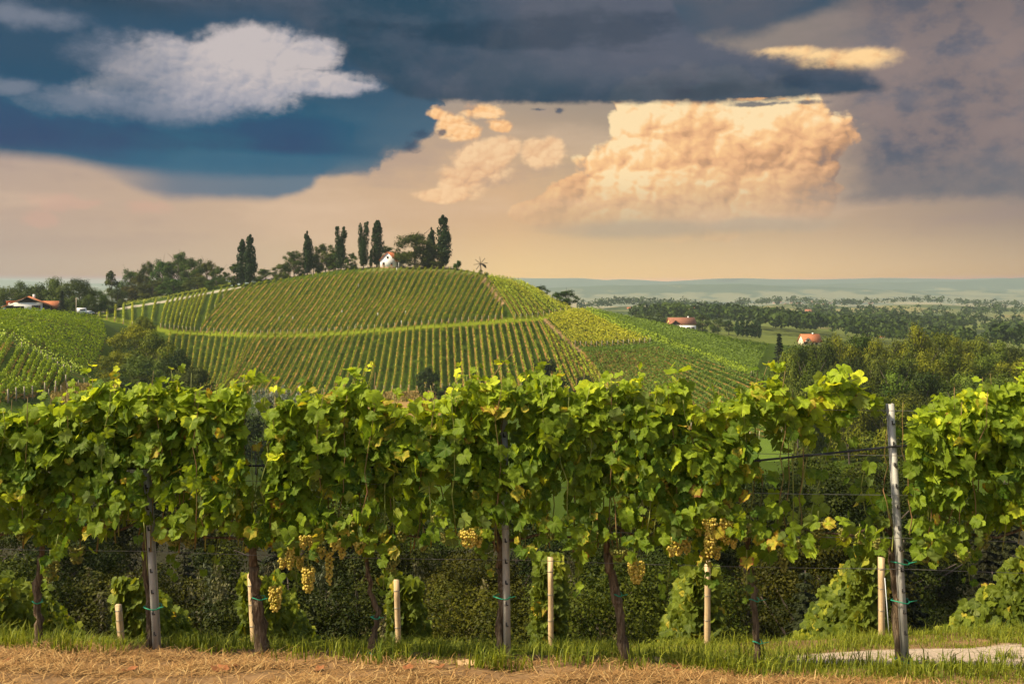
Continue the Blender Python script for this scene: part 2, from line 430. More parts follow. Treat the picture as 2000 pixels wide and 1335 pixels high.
def near_z(x, y):
    u = np.clip(1000 + F * x / np.maximum(y, 4.0), 0, 2000)
    prof = np.array([np.interp(u, _NU, r) for r in _NZ])
    z = np.where(y < 7.6, prof[0] + 0.17 * (7.6 - y), 0)
    for k in range(3):
        t = np.clip((y - _NY[k]) / (_NY[k + 1] - _NY[k]), 0, 1)
        z = np.where((y >= _NY[k]) & (y < _NY[k + 1]), prof[k] * (1 - t) + prof[k + 1] * t, z)
    e = np.maximum(y - 10.5, 0)
    z = np.where(y >= 10.5, prof[3] - 0.28 * e - 0.34 * e * np.clip(e / 2.5, 0, 1), z)
    return z


def path_band(x, y):
    """1 on the narrow lane that crosses the bank on the right"""
    u = 1000 + F * x / np.maximum(y, 1)
    return smooth(8.02, 8.1, y) * (1 - smooth(9.5, 9.62, y))


# polar grid: one ground sheet from the viewer's feet to the horizon
gs = np.concatenate([np.linspace(-1.25, -0.545, 50), np.linspace(-0.54, 0.54, 680), np.linspace(0.545, 1.25, 50)])
NS = len(gs)
_near = np.concatenate([np.linspace(2.0, 6.6, 12), np.linspace(6.7, 11, 110), np.linspace(11.15, 20, 50)])
_far_y = np.exp(np.linspace(math.log(20.4), math.log(190), 90))
_hill = np.exp(np.linspace(math.log(191.5), math.log(460), 190))
_rest = np.exp(np.linspace(math.log(466), math.log(13000), 130))
gy = np.concatenate([_near, _far_y, _hill, _rest])
NYR = len(gy)


def ground_raw(s, Y):
    x = s * Y
    zn = near_z(x, Y)
    zf = _far(s, Y)
    w = smooth(16, 46, Y)
    z = np.where(Y < 46, np.maximum(zn, -24) * (1 - w) + zf * w, zf)
    z = z + fbm(x * 2.3, Y * 2.3, 3, 3) * 0.035 * (1 - smooth(12, 20, Y)) * (1 - path_band(x, Y) * 0.8)
    z = z + fbm(x / 9, Y / 9, 5, 3) * 0.25 * smooth(60, 150, Y)
    z = z + fbm(x / 210, Y / 260, 8, 3) * 16 * smooth(600, 1500, Y) * (1 - smooth(2300, 3500, Y))
    return z
GS, GY = np.meshgrid(gs, gy)
GZ = ground_raw(GS, GY)
_sidx = np.arange(NS, dtype=float)
_yidx = np.arange(NYR, dtype=float)


def ground(x, y):
    """height of the ground sheet itself at a point"""
    x = np.asarray(x, float); y = np.asarray(y, float)
    s = np.clip(x / np.maximum(y, 0.1), gs[0], gs[-1])
    i = np.clip(np.interp(s, gs, _sidx), 0, NS - 1.001); i0 = i.astype(int); fi = i - i0
    j = np.interp(y, gy, _yidx); j0 = np.clip(j.astype(int), 0, NYR - 2); fj = j - j0
    return (GZ[j0, i0] * (1 - fi) + GZ[j0, i0 + 1] * fi) * (1 - fj) + (GZ[j0 + 1, i0] * (1 - fi) + GZ[j0 + 1, i0 + 1] * fi) * fj


def hit(u, v, y0=100.0, y1=600.0, n=1600):
    """point where the sight line through (u, v) meets the ground between two distances"""
    Y = np.linspace(y0, y1, n); s = (u - 1000) / F; t = (v - HV) / F
    d = ground(s * Y, Y) - (CZ - t * Y)
    k = np.nonzero(d >= 0)[0]
    k = k[0] if len(k) else int(np.argmax(d))
    return s * Y[k], Y[k], float(ground(s * Y[k], Y[k]))


def poly_mask(U, V, poly):
    ins = np.zeros(U.shape, bool); n = len(poly)
    for i in range(n):
        x1, y1 = poly[i]; x2, y2 = poly[(i + 1) % n]
        c = ((y1 > V) != (y2 > V)) & (U < (x2 - x1) * (V - y1) / (y2 - y1 + 1e-12) + x1)
        ins ^= c
    return ins


# ------------------------------------------------------------------ mesh helpers
def mesh(name, V, faces, cols=None, smoothed=False):
    """faces: array (n,3|4) or list of arrays"""
    me = bpy.data.meshes.new(name)
    V = np.asarray(V, np.float32)
    fl = faces if isinstance(faces, list) else [faces]
    fl = [np.asarray(f, np.int32) for f in fl if len(f)]
    tot = np.concatenate([np.full(len(f), f.shape[1], np.int32) for f in fl])
    idx = np.concatenate([f.ravel() for f in fl])
    me.vertices.add(len(V)); me.vertices.foreach_set('co', V.ravel())
    me.loops.add(len(idx)); me.loops.foreach_set('vertex_index', idx)
    me.polygons.add(len(tot))
    me.polygons.foreach_set('loop_start', np.concatenate([[0], np.cumsum(tot)[:-1]]).astype(np.int32))
    me.polygons.foreach_set('loop_total', tot)
    if smoothed: me.polygons.foreach_set('use_smooth', np.ones(len(tot), bool))
    me.update(calc_edges=True)
    if cols:
        for nm, arr in cols.items():
            arr = np.asarray(arr, np.float32)
            if arr.ndim == 1:
                a = me.attributes.new(nm, 'FLOAT', 'POINT'); a.data.foreach_set('value', arr)
            else:
                a = me.attributes.new(nm, 'FLOAT_COLOR', 'POINT')
                a.data.foreach_set('color', np.concatenate([arr, np.ones((len(arr), 1), np.float32)], 1).ravel() if arr.shape[1] == 3 else arr.ravel())
    return me


def link(name, me, mat=None, parent=None, loc=None):
    o = bpy.data.objects.new(name, me)
    C.objects.link(o)
    if mat is not None and me is not None and len(me.materials) == 0: me.materials.append(mat)
    if parent is not None: o.parent = parent
    if loc is not None: o.location = loc
    return o


def tag(o, label, cat, group=None):
    o['label'] = label; o['category'] = cat
    if group: o['group'] = group
    return o


def thing(name, label, cat, loc=(0, 0, 0), group=None, rz=0.0):
    o = bpy.data.objects.new(name, None); C.objects.link(o)
    o.empty_display_size = 0.2
    o.location = loc; o.rotation_euler = (0, 0, rz)
    return tag(o, label, cat, group)


class MB:
    """collects shapes into one mesh"""
    def __init__(s): s.v = []; s.q = []; s.t = []; s.n = 0
    def add(s, V, q=(), t=()):
        s.v.append(np.asarray(V, float)); 
        if len(q): s.q.append(np.asarray(q, int) + s.n)
        if len(t): s.t.append(np.asarray(t, int) + s.n)
        s.n += len(V)
    def box(s, c, d, rot=None, taper=1.0):
        d = np.asarray(d, float) / 2
        V = np.array([[x, y, z] for z in (-1, 1) for y in (-1, 1) for x in (-1, 1)], float)
        V[4:, :2] *= taper
        V = V * d
        if rot is not None: V = V @ np.asarray(rot).T
        s.add(V + np.asarray(c, float), [[0, 2, 3, 1], [4, 5, 7, 6], [0, 1, 5, 4], [2, 6, 7, 3], [0, 4, 6, 2], [1, 3, 7, 5]])
    def tube(s, P, r, n=7, cap=True, wob=0.0, seed=0):
        P = np.asarray(P, float); m = len(P)
        r = np.full(m, r, float) if np.isscalar(r) else np.asarray(r, float)
        T = np.gradient(P, axis=0); T /= np.linalg.norm(T, axis=1)[:, None] + 1e-9
        up = np.array([0, 0, 1.0]) if abs(T[0][2]) < 0.9 else np.array([1.0, 0, 0])
        V = []
        a = np.linspace(0, 2 * np.pi, n, endpoint=False)
        g = np.random.default_rng(seed)
        for k in range(m):
            A = np.cross(T[k], up); A /= np.linalg.norm(A) + 1e-9; B = np.cross(T[k], A)
            rr = r[k] * (1 + wob * g.uniform(-1, 1, n))
            V.append(P[k] + (np.cos(a) * rr)[:, None] * A + (np.sin(a) * rr)[:, None] * B)
        V = np.concatenate(V)
        q = []
        for k in range(m - 1):
            for i in range(n):
                j = (i + 1) % n
                q.append([k * n + i, k * n + j, (k + 1) * n + j, (k + 1) * n + i])
        t = []
        if cap:
            V = np.concatenate([V, P[:1], P[-1:]])
            for i in range(n):
                j = (i + 1) % n
                t += [[m * n, j, i], [m * n + 1, (m - 1) * n + i, (m - 1) * n + j]]
        s.add(V, q, t)
    def prism(s, poly, d, o=(0, 0, 0)):
        """polygon in xz pushed back along y by d (convex fan)"""
        n = len(poly); P = np.array([[x, 0, z] for x, z in poly], float) + np.asarray(o)
        V = np.concatenate([P, P + [0, d, 0]])
        q = [[i, (i + 1) % n, n + (i + 1) % n, n + i] for i in range(n)]
        t = [[0, i, i + 1][::-1] for i in range(1, n - 1)] + [[n, n + i, n + i + 1] for i in range(1, n - 1)]
        s.add(V, q, t)
    def mesh(s, name, smoothed=False, cols=None):
        f = []
        if s.q: f.append(np.concatenate(s.q))
        if s.t: f.append(np.concatenate(s.t))
        return mesh(name, np.concatenate(s.v), f, cols, smoothed)
    def build(s, name, mat, parent=None, smoothed=False, loc=None):
        return link(name, s.mesh(name, smoothed), mat, parent, loc)


# ------------------------------------------------------------------ materials
def mat(name, fn):
    m = bpy.data.materials.new(name); m.use_nodes = True
    X.nt = m.node_tree
    for n in list(X.nt.nodes): X.nt.nodes.remove(n)
    out = X.nt.nodes.new('ShaderNodeOutputMaterial')
    lk(fn(), out.inputs['Surface'])
    return m


def bsdf(col, rough=0.7, spec=0.3, bump=None, bstr=0.3, bdist=0.02, metal=0.0):
    n = X.nt.nodes.new('ShaderNodeBsdfPrincipled')
    if isinstance(col, X): lk(col, n.inputs['Base Color'])
    else: n.inputs['Base Color'].default_value = (*col, 1)
    if isinstance(rough, X): lk(rough, n.inputs['Roughness'])
    else: n.inputs['Roughness'].default_value = rough
    n.inputs['Specular IOR Level'].default_value = spec; n.inputs['Metallic'].default_value = metal
    if bump is not None:
        b = X.nt.nodes.new('ShaderNodeBump'); b.inputs['Strength'].default_value = bstr; b.inputs['Distance'].default_value = bdist
        lk(bump, b.inputs['Height']); X.nt.links.new(b.outputs[0], n.inputs['Normal'])
    return X(n.outputs[0])


def attr(nm, fac=False):
    n = X.nt.nodes.new('ShaderNodeAttribute'); n.attribute_name = nm
    return X(n.outputs['Fac' if fac else 'Color'])


def objinfo(k):
    n = X.nt.nodes.new('ShaderNodeObjectInfo'); return X(n.outputs[k])


def pos():
    n = X.nt.nodes.new('ShaderNodeNewGeometry'); return X(n.outputs['Position'])


def objco():
    n = X.nt.nodes.new('ShaderNodeTexCoord'); return X(n.outputs['Object'])


def leafy(a, b, trans=0.35, spec=0.25, rough=0.55, back=None, use_obj=True):
    """foliage: colour from the leaf's own tint between a and b, with light coming through"""
    c = mixc(attr('tint', True), a, b)
    if use_obj: c = mixc(1.0, c, objinfo('Color'), 'MULTIPLY')
    if back is not None:
        g = X.nt.nodes.new('ShaderNodeNewGeometry')
        c = mixc(X(g.outputs['Backfacing']) * 0.45, c, back)
    p = bsdf(c, rough, spec)
    t = X.nt.nodes.new('ShaderNodeBsdfTranslucent')
    lk(mixc(1.0, c, (1.25, 1.2, 0.55), 'MULTIPLY'), t.inputs['Color'])
    m = X.nt.nodes.new('ShaderNodeMixShader'); m.inputs[0].default_value = trans
    lk(p, m.inputs[1]); X.nt.links.new(t.outputs[0], m.inputs[2])
    return X(m.outputs[0])


# ------------------------------------------------------------------ ground sheet
def make_ground():
    x = GS * GY; V = np.stack([x, GY, GZ], -1).reshape(-1, 3)
    i = np.arange(NS - 1)[None] + (np.arange(NYR - 1) * NS)[:, None]
    i = i.ravel()
    q = np.stack([i, i + 1, i + 1 + NS, i + NS], 1)
    U = 1000 + F * GS; Vp = HV - (GZ - CZ) / GY * F
    g = lambda *c: np.array(c, float)
    grass = g(0.038, 0.062, 0.002); dry = g(0.24, 0.15, 0.05); forest = g(0.035, 0.032, 0.015); soil = g(0.22, 0.13, 0.06)
    lush = g(0.085, 0.13, 0.014)
    col = np.broadcast_to(grass, GS.shape + (3,)).copy()
    nz = fbm(x / 6, GY / 6, 21, 3)[..., None]
    col = np.where((GY < 60)[..., None], forest, col)
    col = np.where(((GY > 60) & (GY < 130))[..., None], forest, col)
    def paint(poly, c, y0, y1):
        nonlocal col
        m = poly_mask(U, Vp, poly) & (GY > y0) & (GY < y1)
        col = np.where(m[..., None], c, col)
    far = (GY > 700)
    col = np.where(((GY > 445) & (U > 1150))[..., None], g(0.105, 0.125, 0.022), col)
    col = np.where((GY > 1200)[..., None], g(0.12, 0.13, 0.045), col)
    f1 = fbm(x / 330, GY / 210, 31, 2)
    col = np.where((far & (f1 > 0.10))[..., None], g(0.19, 0.165, 0.06), col)
    col = np.where((far & (f1 < -0.2))[..., None], g(0.05, 0.07, 0.02), col)
    f2 = fbm(x / 900, GY / 420, 41, 3)
    col = np.where(((GY > 2600) & (f2 > -0.02))[..., None], g(0.30, 0.23, 0.10), col)
    col = np.where(((GY > 2600) & (f2 > 0.16))[..., None], g(0.11, 0.12, 0.045), col)
    col = np.where(((GY > 2600) & (f2 < -0.12))[..., None], g(0.03, 0.045, 0.02), col)
    # grassy parts of the slopes that show between the rows
    paint([(1480, 835), (1640, 815), (1640, 900), (1450, 900)], lush, 150, 300)
    paint([(120, 760), (215, 738), (230, 790), (100, 820)], dry * 1.0, 120, 240)
    paint([(700, 768), (850, 762), (860, 810), (690, 815)], dry * 1.1, 200, 300)
    # lush strip of the path between the slopes
    pth = [(180, 614), (330, 647), (500, 655), (650, 652), (750, 644), (850, 637), (960, 629), (1060, 619), (1132, 606)]
    pv = np.interp(U, [p[0] for p in pth], [p[1] for p in pth])
    m = (np.abs(Vp - pv) < 5.5) & (GY > 300) & (GY < 400) & (U > 180) & (U < 1132)
    col = np.where(m[..., None], g(0.15, 0.18, 0.008), col)
    # bare track down from the hilltop and the one beside the right block
    def track(pts, w, c, y0=250, y1=420):
        nonlocal col
        d = np.full(U.shape, 1e9)
        for (a, b), (e, f_) in zip(pts[:-1], pts[1:]):
            dx, dy = e - a, f_ - b
            t = np.clip(((U - a) * dx + (Vp - b) * dy) / (dx * dx + dy * dy), 0, 1)
            d = np.minimum(d, np.hypot(U - a - t * dx, Vp - b - t * dy))
        m = (d < w * (1 + 0.6 * nz[..., 0])) & (GY > y0) & (GY < y1)
        col = np.where(m[..., None], c, col)
    track([(944, 544), (958, 562), (975, 585), (980, 592)], 5.0, g(0.30, 0.19, 0.09))
    track([(1064, 626), (1090, 650), (1122, 676), (1150, 702), (1182, 732)], 3.0, g(0.26, 0.16, 0.075))
    track([(160, 613), (190, 610), (300, 592), (400, 574), (450, 564), (476, 560)], 2.2, g(0.30, 0.27, 0.19), 300, 460)
    # hilltop lawn
    paint([(690, 533), (740, 520), (860, 520), (950, 533), (945, 541), (850, 531), (760, 530)], g(0.12, 0.13, 0.025), 380, 470)
    col = np.where((GY < 11.2)[..., None], soil, col)
    near = (GY < 12)
    pb = path_band(x, GY)
    shade = 1.0 + 0.22 * nz
    col = col * np.where((GY > 12)[..., None], shade, 1.0)
    me = mesh('ground', V, q, {'Col': col.reshape(-1, 3), 'lane': pb.ravel()}, True)
    def shader():
        p = pos()
        c = attr('Col')
        nf, nc = noise(p, 3.0, 6, 0.6)
        c = mixc(0.5, c, ramp(nf, [(0.3, (0.45, 0.45, 0.45)), (0.7, (1.4, 1.4, 1.4))]), 'MULTIPLY')
        n2, _ = noise(p, 30.0, 5, 0.65)
        n3, _ = noise(p, 5.0, 5, 0.6)
        conc = mixc(sstep(n2, 0.3, 0.75), (0.32, 0.245, 0.175), (0.54, 0.42, 0.30))
        conc = mixc(sstep(n3, 0.5, 0.75) * 0.5, conc, (0.22, 0.19, 0.14))
        vk = voro(p, 1.6, 0.0, 0.5, 'DISTANCE_TO_EDGE')
        conc = mixc(sstep(vk, 0.014, 0.0) * sstep(n3, 0.45, 0.6), conc, (0.10, 0.085, 0.06))
        lane = attr('lane', True)
        c = mixc(lane, c, conc)
        return bsdf(c, 0.95, 0.1, nf + n2 * 0.2, 0.5, 0.04)
    o = link('ground', me, mat('ground_cover', shader))
    o['kind'] = 'structure'
    return o
make_ground()

# ------------------------------------------------------------------ foliage builders
def leaf_quads(P, Nrm, size, g, aspect=1.5, fold=0.25, spin=None):
    """a kite-shaped leaf clump at every point P facing roughly Nrm; returns V, quads, owner index"""
    n = len(P)
    Nrm = Nrm / (np.linalg.norm(Nrm, axis=1)[:, None] + 1e-9)
    a = g.normal(size=(n, 3)); A = np.cross(Nrm, a); A /= np.linalg.norm(A, axis=1)[:, None] + 1e-9
    if spin is not None:
        A = spin - (spin * Nrm).sum(1)[:, None] * Nrm; A /= np.linalg.norm(A, axis=1)[:, None] + 1e-9
    B = np.cross(Nrm, A)
    s = (size * g.uniform(0.65, 1.35, n))[:, None] if np.isscalar(size) else size[:, None]
    l = s * aspect * 0.5; w = s * 0.5
    V = np.stack([P - A * l, P + B * w * g.uniform(0.7, 1.1, (n, 1)) + Nrm * s * fold * g.uniform(-.5, 1, (n, 1)), P + A * l * g.uniform(.8, 1.2, (n, 1)), P - B * w * g.uniform(0.7, 1.1, (n, 1)) + Nrm * s * fold * g.uniform(-.5, 1, (n, 1))], 1).reshape(-1, 3)
    q = np.arange(4 * n).reshape(n, 4)
    return V, q, np.repeat(np.arange(n), 4)


def ball_dirs(n, g):
    d = g.normal(size=(n, 3)); return d / np.linalg.norm(d, axis=1)[:, None]


def limbs(mb, g, h, r, top, n, spread, seed):
    """tapered trunk with forking limbs; unit-height tree"""
    lean = g.uniform(-.03, .03, 2)
    zs = np.linspace(0, top, 6)
    P = np.stack([lean[0] * zs * 2 + .012 * np.sin(zs * 9 + seed), lean[1] * zs * 2, zs], 1)
    mb.tube(P, np.linspace(r, r * .35, 6) * np.array([1.35, 1, 1, 1, 1, 1]), 7, wob=.12, seed=seed)
    for k in range(n):
        t = g.uniform(.3, .95); i = t * 5; a = int(i); p0 = P[a] * (1 - i + a) + P[min(a + 1, 5)] * (i - a)
        th = g.uniform(0, 6.28); L = spread * g.uniform(.6, 1.0)
        d = np.array([math.cos(th), math.sin(th), g.uniform(.35, .9)])
        q = np.array([p0, p0 + d * L * .5 + [0, 0, .02], p0 + d * L + [0, 0, .05]])
        mb.tube(q, [r * .38, r * .25, r * .1], 5, seed=seed + k)


def broadleaf(seed, nleaf, lsize, nl=22, cz=0.62, rx=0.38, rz=0.4, bushy=False, ragged=1.0, bias=.45):
    """crown (unit height) and trunk meshes of a broadleaved tree"""
    g = np.random.default_rng(seed)
    # lobes spread over an irregular crown envelope
    d = ball_dirs(nl, g); d[:, 2] = np.where(d[:, 2] < -0.8, -d[:, 2], d[:, 2])
    rad = g.uniform(.45, 1.0, nl)[:, None] ** .6
    rad = .55 + .45 * rad
    lc = d * rad * np.array([rx, rx, rz]) * .84 * (1 + ragged * g.uniform(-.12, .22, (nl, 1)))
    lr = g.uniform(.5, 1.0, nl) * .92 / math.sqrt(nl) * (rx / .38)
    lc[:, 2] += cz
    own = g.choice(nl, nleaf, p=lr ** 2 / (lr ** 2).sum())
    dd = ball_dirs(nleaf, g); dd[:, 2] += bias; dd /= np.linalg.norm(dd, axis=1)[:, None]
    # uneven shells: sprays stick out, gaps stay open
    bump = 1 + .35 * np.sin(dd[:, 0] * 7 + own) * np.sin(dd[:, 1] * 6 + own * 2.1) * ragged
    rr = lr[own] * (g.uniform(0, 1, nleaf) ** .35) * bump
    P = lc[own] + dd * rr[:, None] * np.array([1.15, 1.15, .8])
    if bushy: P[:, 2] = np.maximum(P[:, 2], .02 + .04 * g.uniform(size=nleaf))
    k = (P[:, 2] < 1.0)
    Nn = dd + g.normal(size=(nleaf, 3)) * .30 + [0, 0, .12]
    V, q, ow = leaf_quads(P, Nn, lsize, g)
    lobe_t = g.uniform(-.34, .34, nl)
    tint = np.clip(.42 + lobe_t[own] + g.normal(size=nleaf) * .16, 0, 1)
    top = V[:, 2].max(); V[:, 2] *= 1.0 / max(top, .5)
    crown = mesh('crown', V, q, {'tint': tint[ow]})
    mb = MB(); limbs(mb, g, 1, .022, .8 if not bushy else .5, 9, rx * .8, seed)
    return crown, mb.mesh('trunk', True)


def poplar(seed, nleaf, lsize, w=0.085, fork=False):
    g = np.random.default_rng(seed)
    nl = 46
    zz = np.sort(g.uniform(.12, .97, nl))
    prof = lambda z: np.interp(z, [0, .1, .2, .45, .7, .9, 1.0], [.25, .6, .9, 1.0, .82, .5, .14])
    th = g.uniform(0, 6.28, nl); ro = prof(zz) * w * g.uniform(.25, .85, nl)
    cx, cy = ro * np.cos(th), ro * np.sin(th)
    if fork:
        sd = np.where(g.uniform(size=nl) < .5, -1, 1)
        cx = cx * .7 + sd * np.clip(zz - .45, 0, 1) * w * 1.2 + np.where(zz > .6, 0, 0)
    own = g.integers(0, nl, nleaf); dd = ball_dirs(nleaf, g)
    lr = prof(zz) * w * g.uniform(.45, .75, nl)
    P = np.stack([cx, cy, zz], 1)[own] + dd * (lr[own] * g.uniform(0.4, 1, nleaf) ** .4)[:, None] * np.array([1, 1, 2.6])
    P[:, 2] = np.clip(P[:, 2], .05, 1.02)
    Nn = dd * np.array([1, 1, .4]) + g.normal(size=(nleaf, 3)) * .3
    V, q, ow = leaf_quads(P, Nn, lsize, g, 2.0, spin=np.tile([0, 0, 1.0], (nleaf, 1)) + g.normal(size=(nleaf, 3)) * .25)
    tint = np.clip(.4 + g.uniform(-.2, .2, nl)[own] + g.normal(size=nleaf) * .15, 0, 1)
    crown = mesh('crown', V, q, {'tint': tint[ow]})
    mb = MB(); mb.tube([[0, 0, 0], [.002, 0, .25], [0, .002, .6], [0, 0, .9]], [.011, .008, .005, .002], 6, wob=.1, seed=seed)
    return crown, mb.mesh('trunk', True)


def conifer(seed, nleaf, lsize, w=0.2):
    g = np.random.default_rng(seed)
    zb = np.linspace(.06, .97, 26); P = []; N = []; D = []; T = []
    for i, z in enumerate(zb):
        nb = 9; L0 = w * (1 - z) ** .85 + .012
        for b in range(nb):
            th = b * 6.283 / nb + i * 1.3 + g.uniform(-.25, .25); L = L0 * g.uniform(.7, 1.1)
            m = max(3, int(nleaf / (26 * nb)))
            t = g.uniform(.08, 1, m)
            droop = -.28 * L * t ** 1.4 + .10 * L * np.clip(t - .75, 0, 1) * 4 * .3
            side = g.normal(size=m) * .22 * L * (1.1 - t)
            c, s_ = math.cos(th), math.sin(th)
            P.append(np.stack([c * L * t - s_ * side, s_ * L * t + c * side, z + droop - np.abs(side) * .25 - g.uniform(0, .012, m)], 1))
            d = np.stack([c - s_ * np.sign(side) * .6, s_ + c * np.sign(side) * .6, -.45 + 0 * t], 1); D.append(d)
            N.append(np.stack([c * .3 + 0 * t, s_ * .3 + 0 * t, 1 + 0 * t], 1) + g.normal(size=(m, 3)) * .3)
            T.append(np.full(m, g.uniform(-.15, .15)) + .12 * (t - .5))
    P = np.concatenate(P); N = np.concatenate(N); D = np.concatenate(D); T = np.concatenate(T)
    V, q, ow = leaf_quads(P, N, lsize, g, 2.2, .15, spin=D)
    tint = np.clip(.4 + T + g.normal(size=len(P)) * .12, 0, 1)
    mb = MB(); mb.tube([[0, 0, 0], [0, 0, .5], [0, 0, .98]], [.014, .009, .002], 6)
    return mesh('crown', V, q, {'tint': tint[ow]}), mb.mesh('trunk', True)


def plumes(seed, nleaf, lsize):
    """soft grey shrub made of upright feathery shoots (unit height)"""
    g = np.random.default_rng(seed); ns = 34; P = []; D = []; T = []
    for i in range(ns):
        th = g.uniform(0, 6.28); r = g.uniform(0, .55); b = np.array([math.cos(th) * r * .6, math.sin(th) * r * .6, 0])
        d = np.array([math.cos(th) * r * .9, math.sin(th) * r * .9, 1.0]); H = g.uniform(.55, 1.0) * (1 - .3 * r)
        m = nleaf // ns; t = g.uniform(.05, 1, m)
        P.append(b + d * (H * t)[:, None] + g.normal(size=(m, 3)) * .045 * (1.15 - t)[:, None]); D.append(np.tile(d, (m, 1)) + g.normal(size=(m, 3)) * .35); T.append(np.full(m, g.uniform(-.2, .2)) + .2 * t)
    P = np.concatenate(P); D = np.concatenate(D); T = np.concatenate(T); P[:, 2] = np.maximum(P[:, 2], .02)
    V, q, ow = leaf_quads(P, g.normal(size=P.shape), lsize, g, 2.6, .1, spin=D)
    mb = MB()
    for i in range(5): mb.tube([[0, 0, 0], [g.uniform(-.1, .1), g.uniform(-.1, .1), .3], [g.uniform(-.3, .3), g.uniform(-.3, .3), .7]], [.02, .014, .005], 5)
    return mesh('foliage', V, q, {'tint': np.clip(.4 + T, 0, 1)[ow]}), mb.mesh('stem', True)


M = {}
M['leaf_dark'] = mat('tree_leaves', lambda: leafy((0.014, 0.026, 0.006), (0.062, 0.085, 0.012), .15, .08))
M['leaf_mid'] = mat('broad_tree_leaves', lambda: leafy((0.022, 0.038, 0.006), (0.115, 0.135, 0.016), .16, .08))
M['leaf_olive'] = mat('olive_bush_leaves', lambda: leafy((0.03, 0.042, 0.010), (0.19, 0.175, 0.024), .18, .08))
M['leaf_grey'] = mat('silver_shrub_leaves', lambda: leafy((0.045, 0.06, 0.035), (0.24, 0.25, 0.17), .2, .2))
M['needle'] = mat('spruce_needles', lambda: leafy((0.012, 0.018, 0.010), (0.05, 0.06, 0.026), .12, .2))
M['poplar'] = mat('poplar_leaves', lambda: leafy((0.010, 0.024, 0.006), (0.042, 0.070, 0.010), .15, .1))
def _bark():
    p = objco(); n, _ = noise(p, 14.0, 5, .6)
    return bsdf(ramp(n, [(.3, (.035, .026, .02)), (.7, (.13, .10, .08))]), .9, .1, n, .6, .03)
M['bark'] = mat('tree_bark', _bark)

PROTO = {}
NL = {'near': 120, 'hi': 64, 'mid': 44, 'wood': 22, 'lo': 30, 'far': 16}
def proto(key):
    if key not in PROTO:
        k, lod, i = key
        n, s = {'near': (50000, .0075), 'hi': (12000, .019), 'wood': (10000, .021), 'mid': (4200, .034), 'lo': (2000, .048), 'far': (650, .08)}[lod]
        sd = hash_(k) + i * 17
        if k == 'oak': PROTO[key] = broadleaf(sd, n, s, NL[lod], .53, .42, .48, bias=.45 if lod in ('near', 'wood') else .1)
        elif k == 'tall': PROTO[key] = broadleaf(sd, n, s, NL[lod], .54, .32, .48)
        elif k == 'thin': PROTO[key] = broadleaf(sd, n // 3, s, 12, .68, .17, .34, ragged=1.6)
        elif k == 'bush': PROTO[key] = broadleaf(sd, n, s * 1.1, NL[lod], .46, .55, .5, True)
        elif k == 'shrub': PROTO[key] = broadleaf(sd, n // 2, s * 1.5, 14, .48, .42, .5, True)
        elif k == 'poplar': PROTO[key] = poplar(sd, n, s * .5, .085, False)
        elif k == 'twin': PROTO[key] = poplar(sd, n, s * .5, .10, True)
        elif k == 'spruce': PROTO[key] = conifer(sd, int(n * 1.3), s * .8, .22)
        elif k == 'plume': PROTO[key] = plumes(sd, n, s * .8)
    return PROTO[key]


def hash_(k): return sum(ord(c) * (i + 3) for i, c in enumerate(k))


NATW = {'oak': .88, 'tall': .68, 'thin': .42, 'bush': 1.18, 'shrub': .95, 'poplar': .145, 'twin': .20, 'spruce': .44, 'plume': 1.0}
KMAT = {'oak': 'leaf_mid', 'tall': 'leaf_dark', 'thin': 'leaf_mid', 'bush': 'leaf_olive', 'shrub': 'leaf_mid', 'poplar': 'poplar', 'twin': 'poplar', 'spruce': 'needle', 'plume': 'leaf_grey'}
NAME = {'oak': ('broadleaf_tree', 'tree'), 'tall': ('broadleaf_tree', 'tree'), 'thin': ('sparse_tree', 'tree'), 'bush': ('bush', 'bush'), 'shrub': ('shrub', 'shrub'), 'poplar': ('poplar_tree', 'poplar'), 'twin': ('poplar_tree', 'poplar'), 'spruce': ('spruce_tree', 'spruce'), 'plume': ('feathery_shrub', 'shrub')}


def tree(kind, label, x, y, z, height, width=None, lod='lo', var=0, col=(1, 1, 1), group=None, matk=None, trunk=True):
    me_c, me_t = proto((kind, lod, var))
    nm, cat = NAME[kind]
    t = thing(nm, label, cat, (x, y, z), group, random.uniform(0, 6.28))
    w = (width / NATW[kind]) if width else height
    t.scale = (w, w, height)
    mk = M[matk or KMAT[kind]]
    o = bpy.data.objects.new('foliage' if kind in ('plume', 'bush', 'shrub') else 'crown', me_c); C.objects.link(o); o.parent = t
    if len(me_c.materials) == 0: me_c.materials.append(None)
    o.material_slots[0].link = 'OBJECT'; o.material_slots[0].material = mk
    o.color = (col[0], col[1], col[2], 1)
    if trunk:
        b = bpy.data.objects.new('trunk' if kind not in ('plume', 'bush', 'shrub') else 'stem', me_t); C.objects.link(b); b.parent = t
        if len(me_t.materials) == 0: me_t.materials.append(M['bark'])
    return t


def tree_at(kind, label, u, vtop, wpx, Y, lod='lo', var=0, col=(1, 1, 1), group=None, hmin=2.0, sink=0.0, **k):
    x = (u - 1000) / F * Y; z = float(ground(x, Y)) - sink
    zt = CZ - (vtop - HV) / F * Y
    return tree(kind, label, x, Y, z, max(zt - z, hmin), wpx / F * Y if wpx else None, lod, var, col, group, **k)

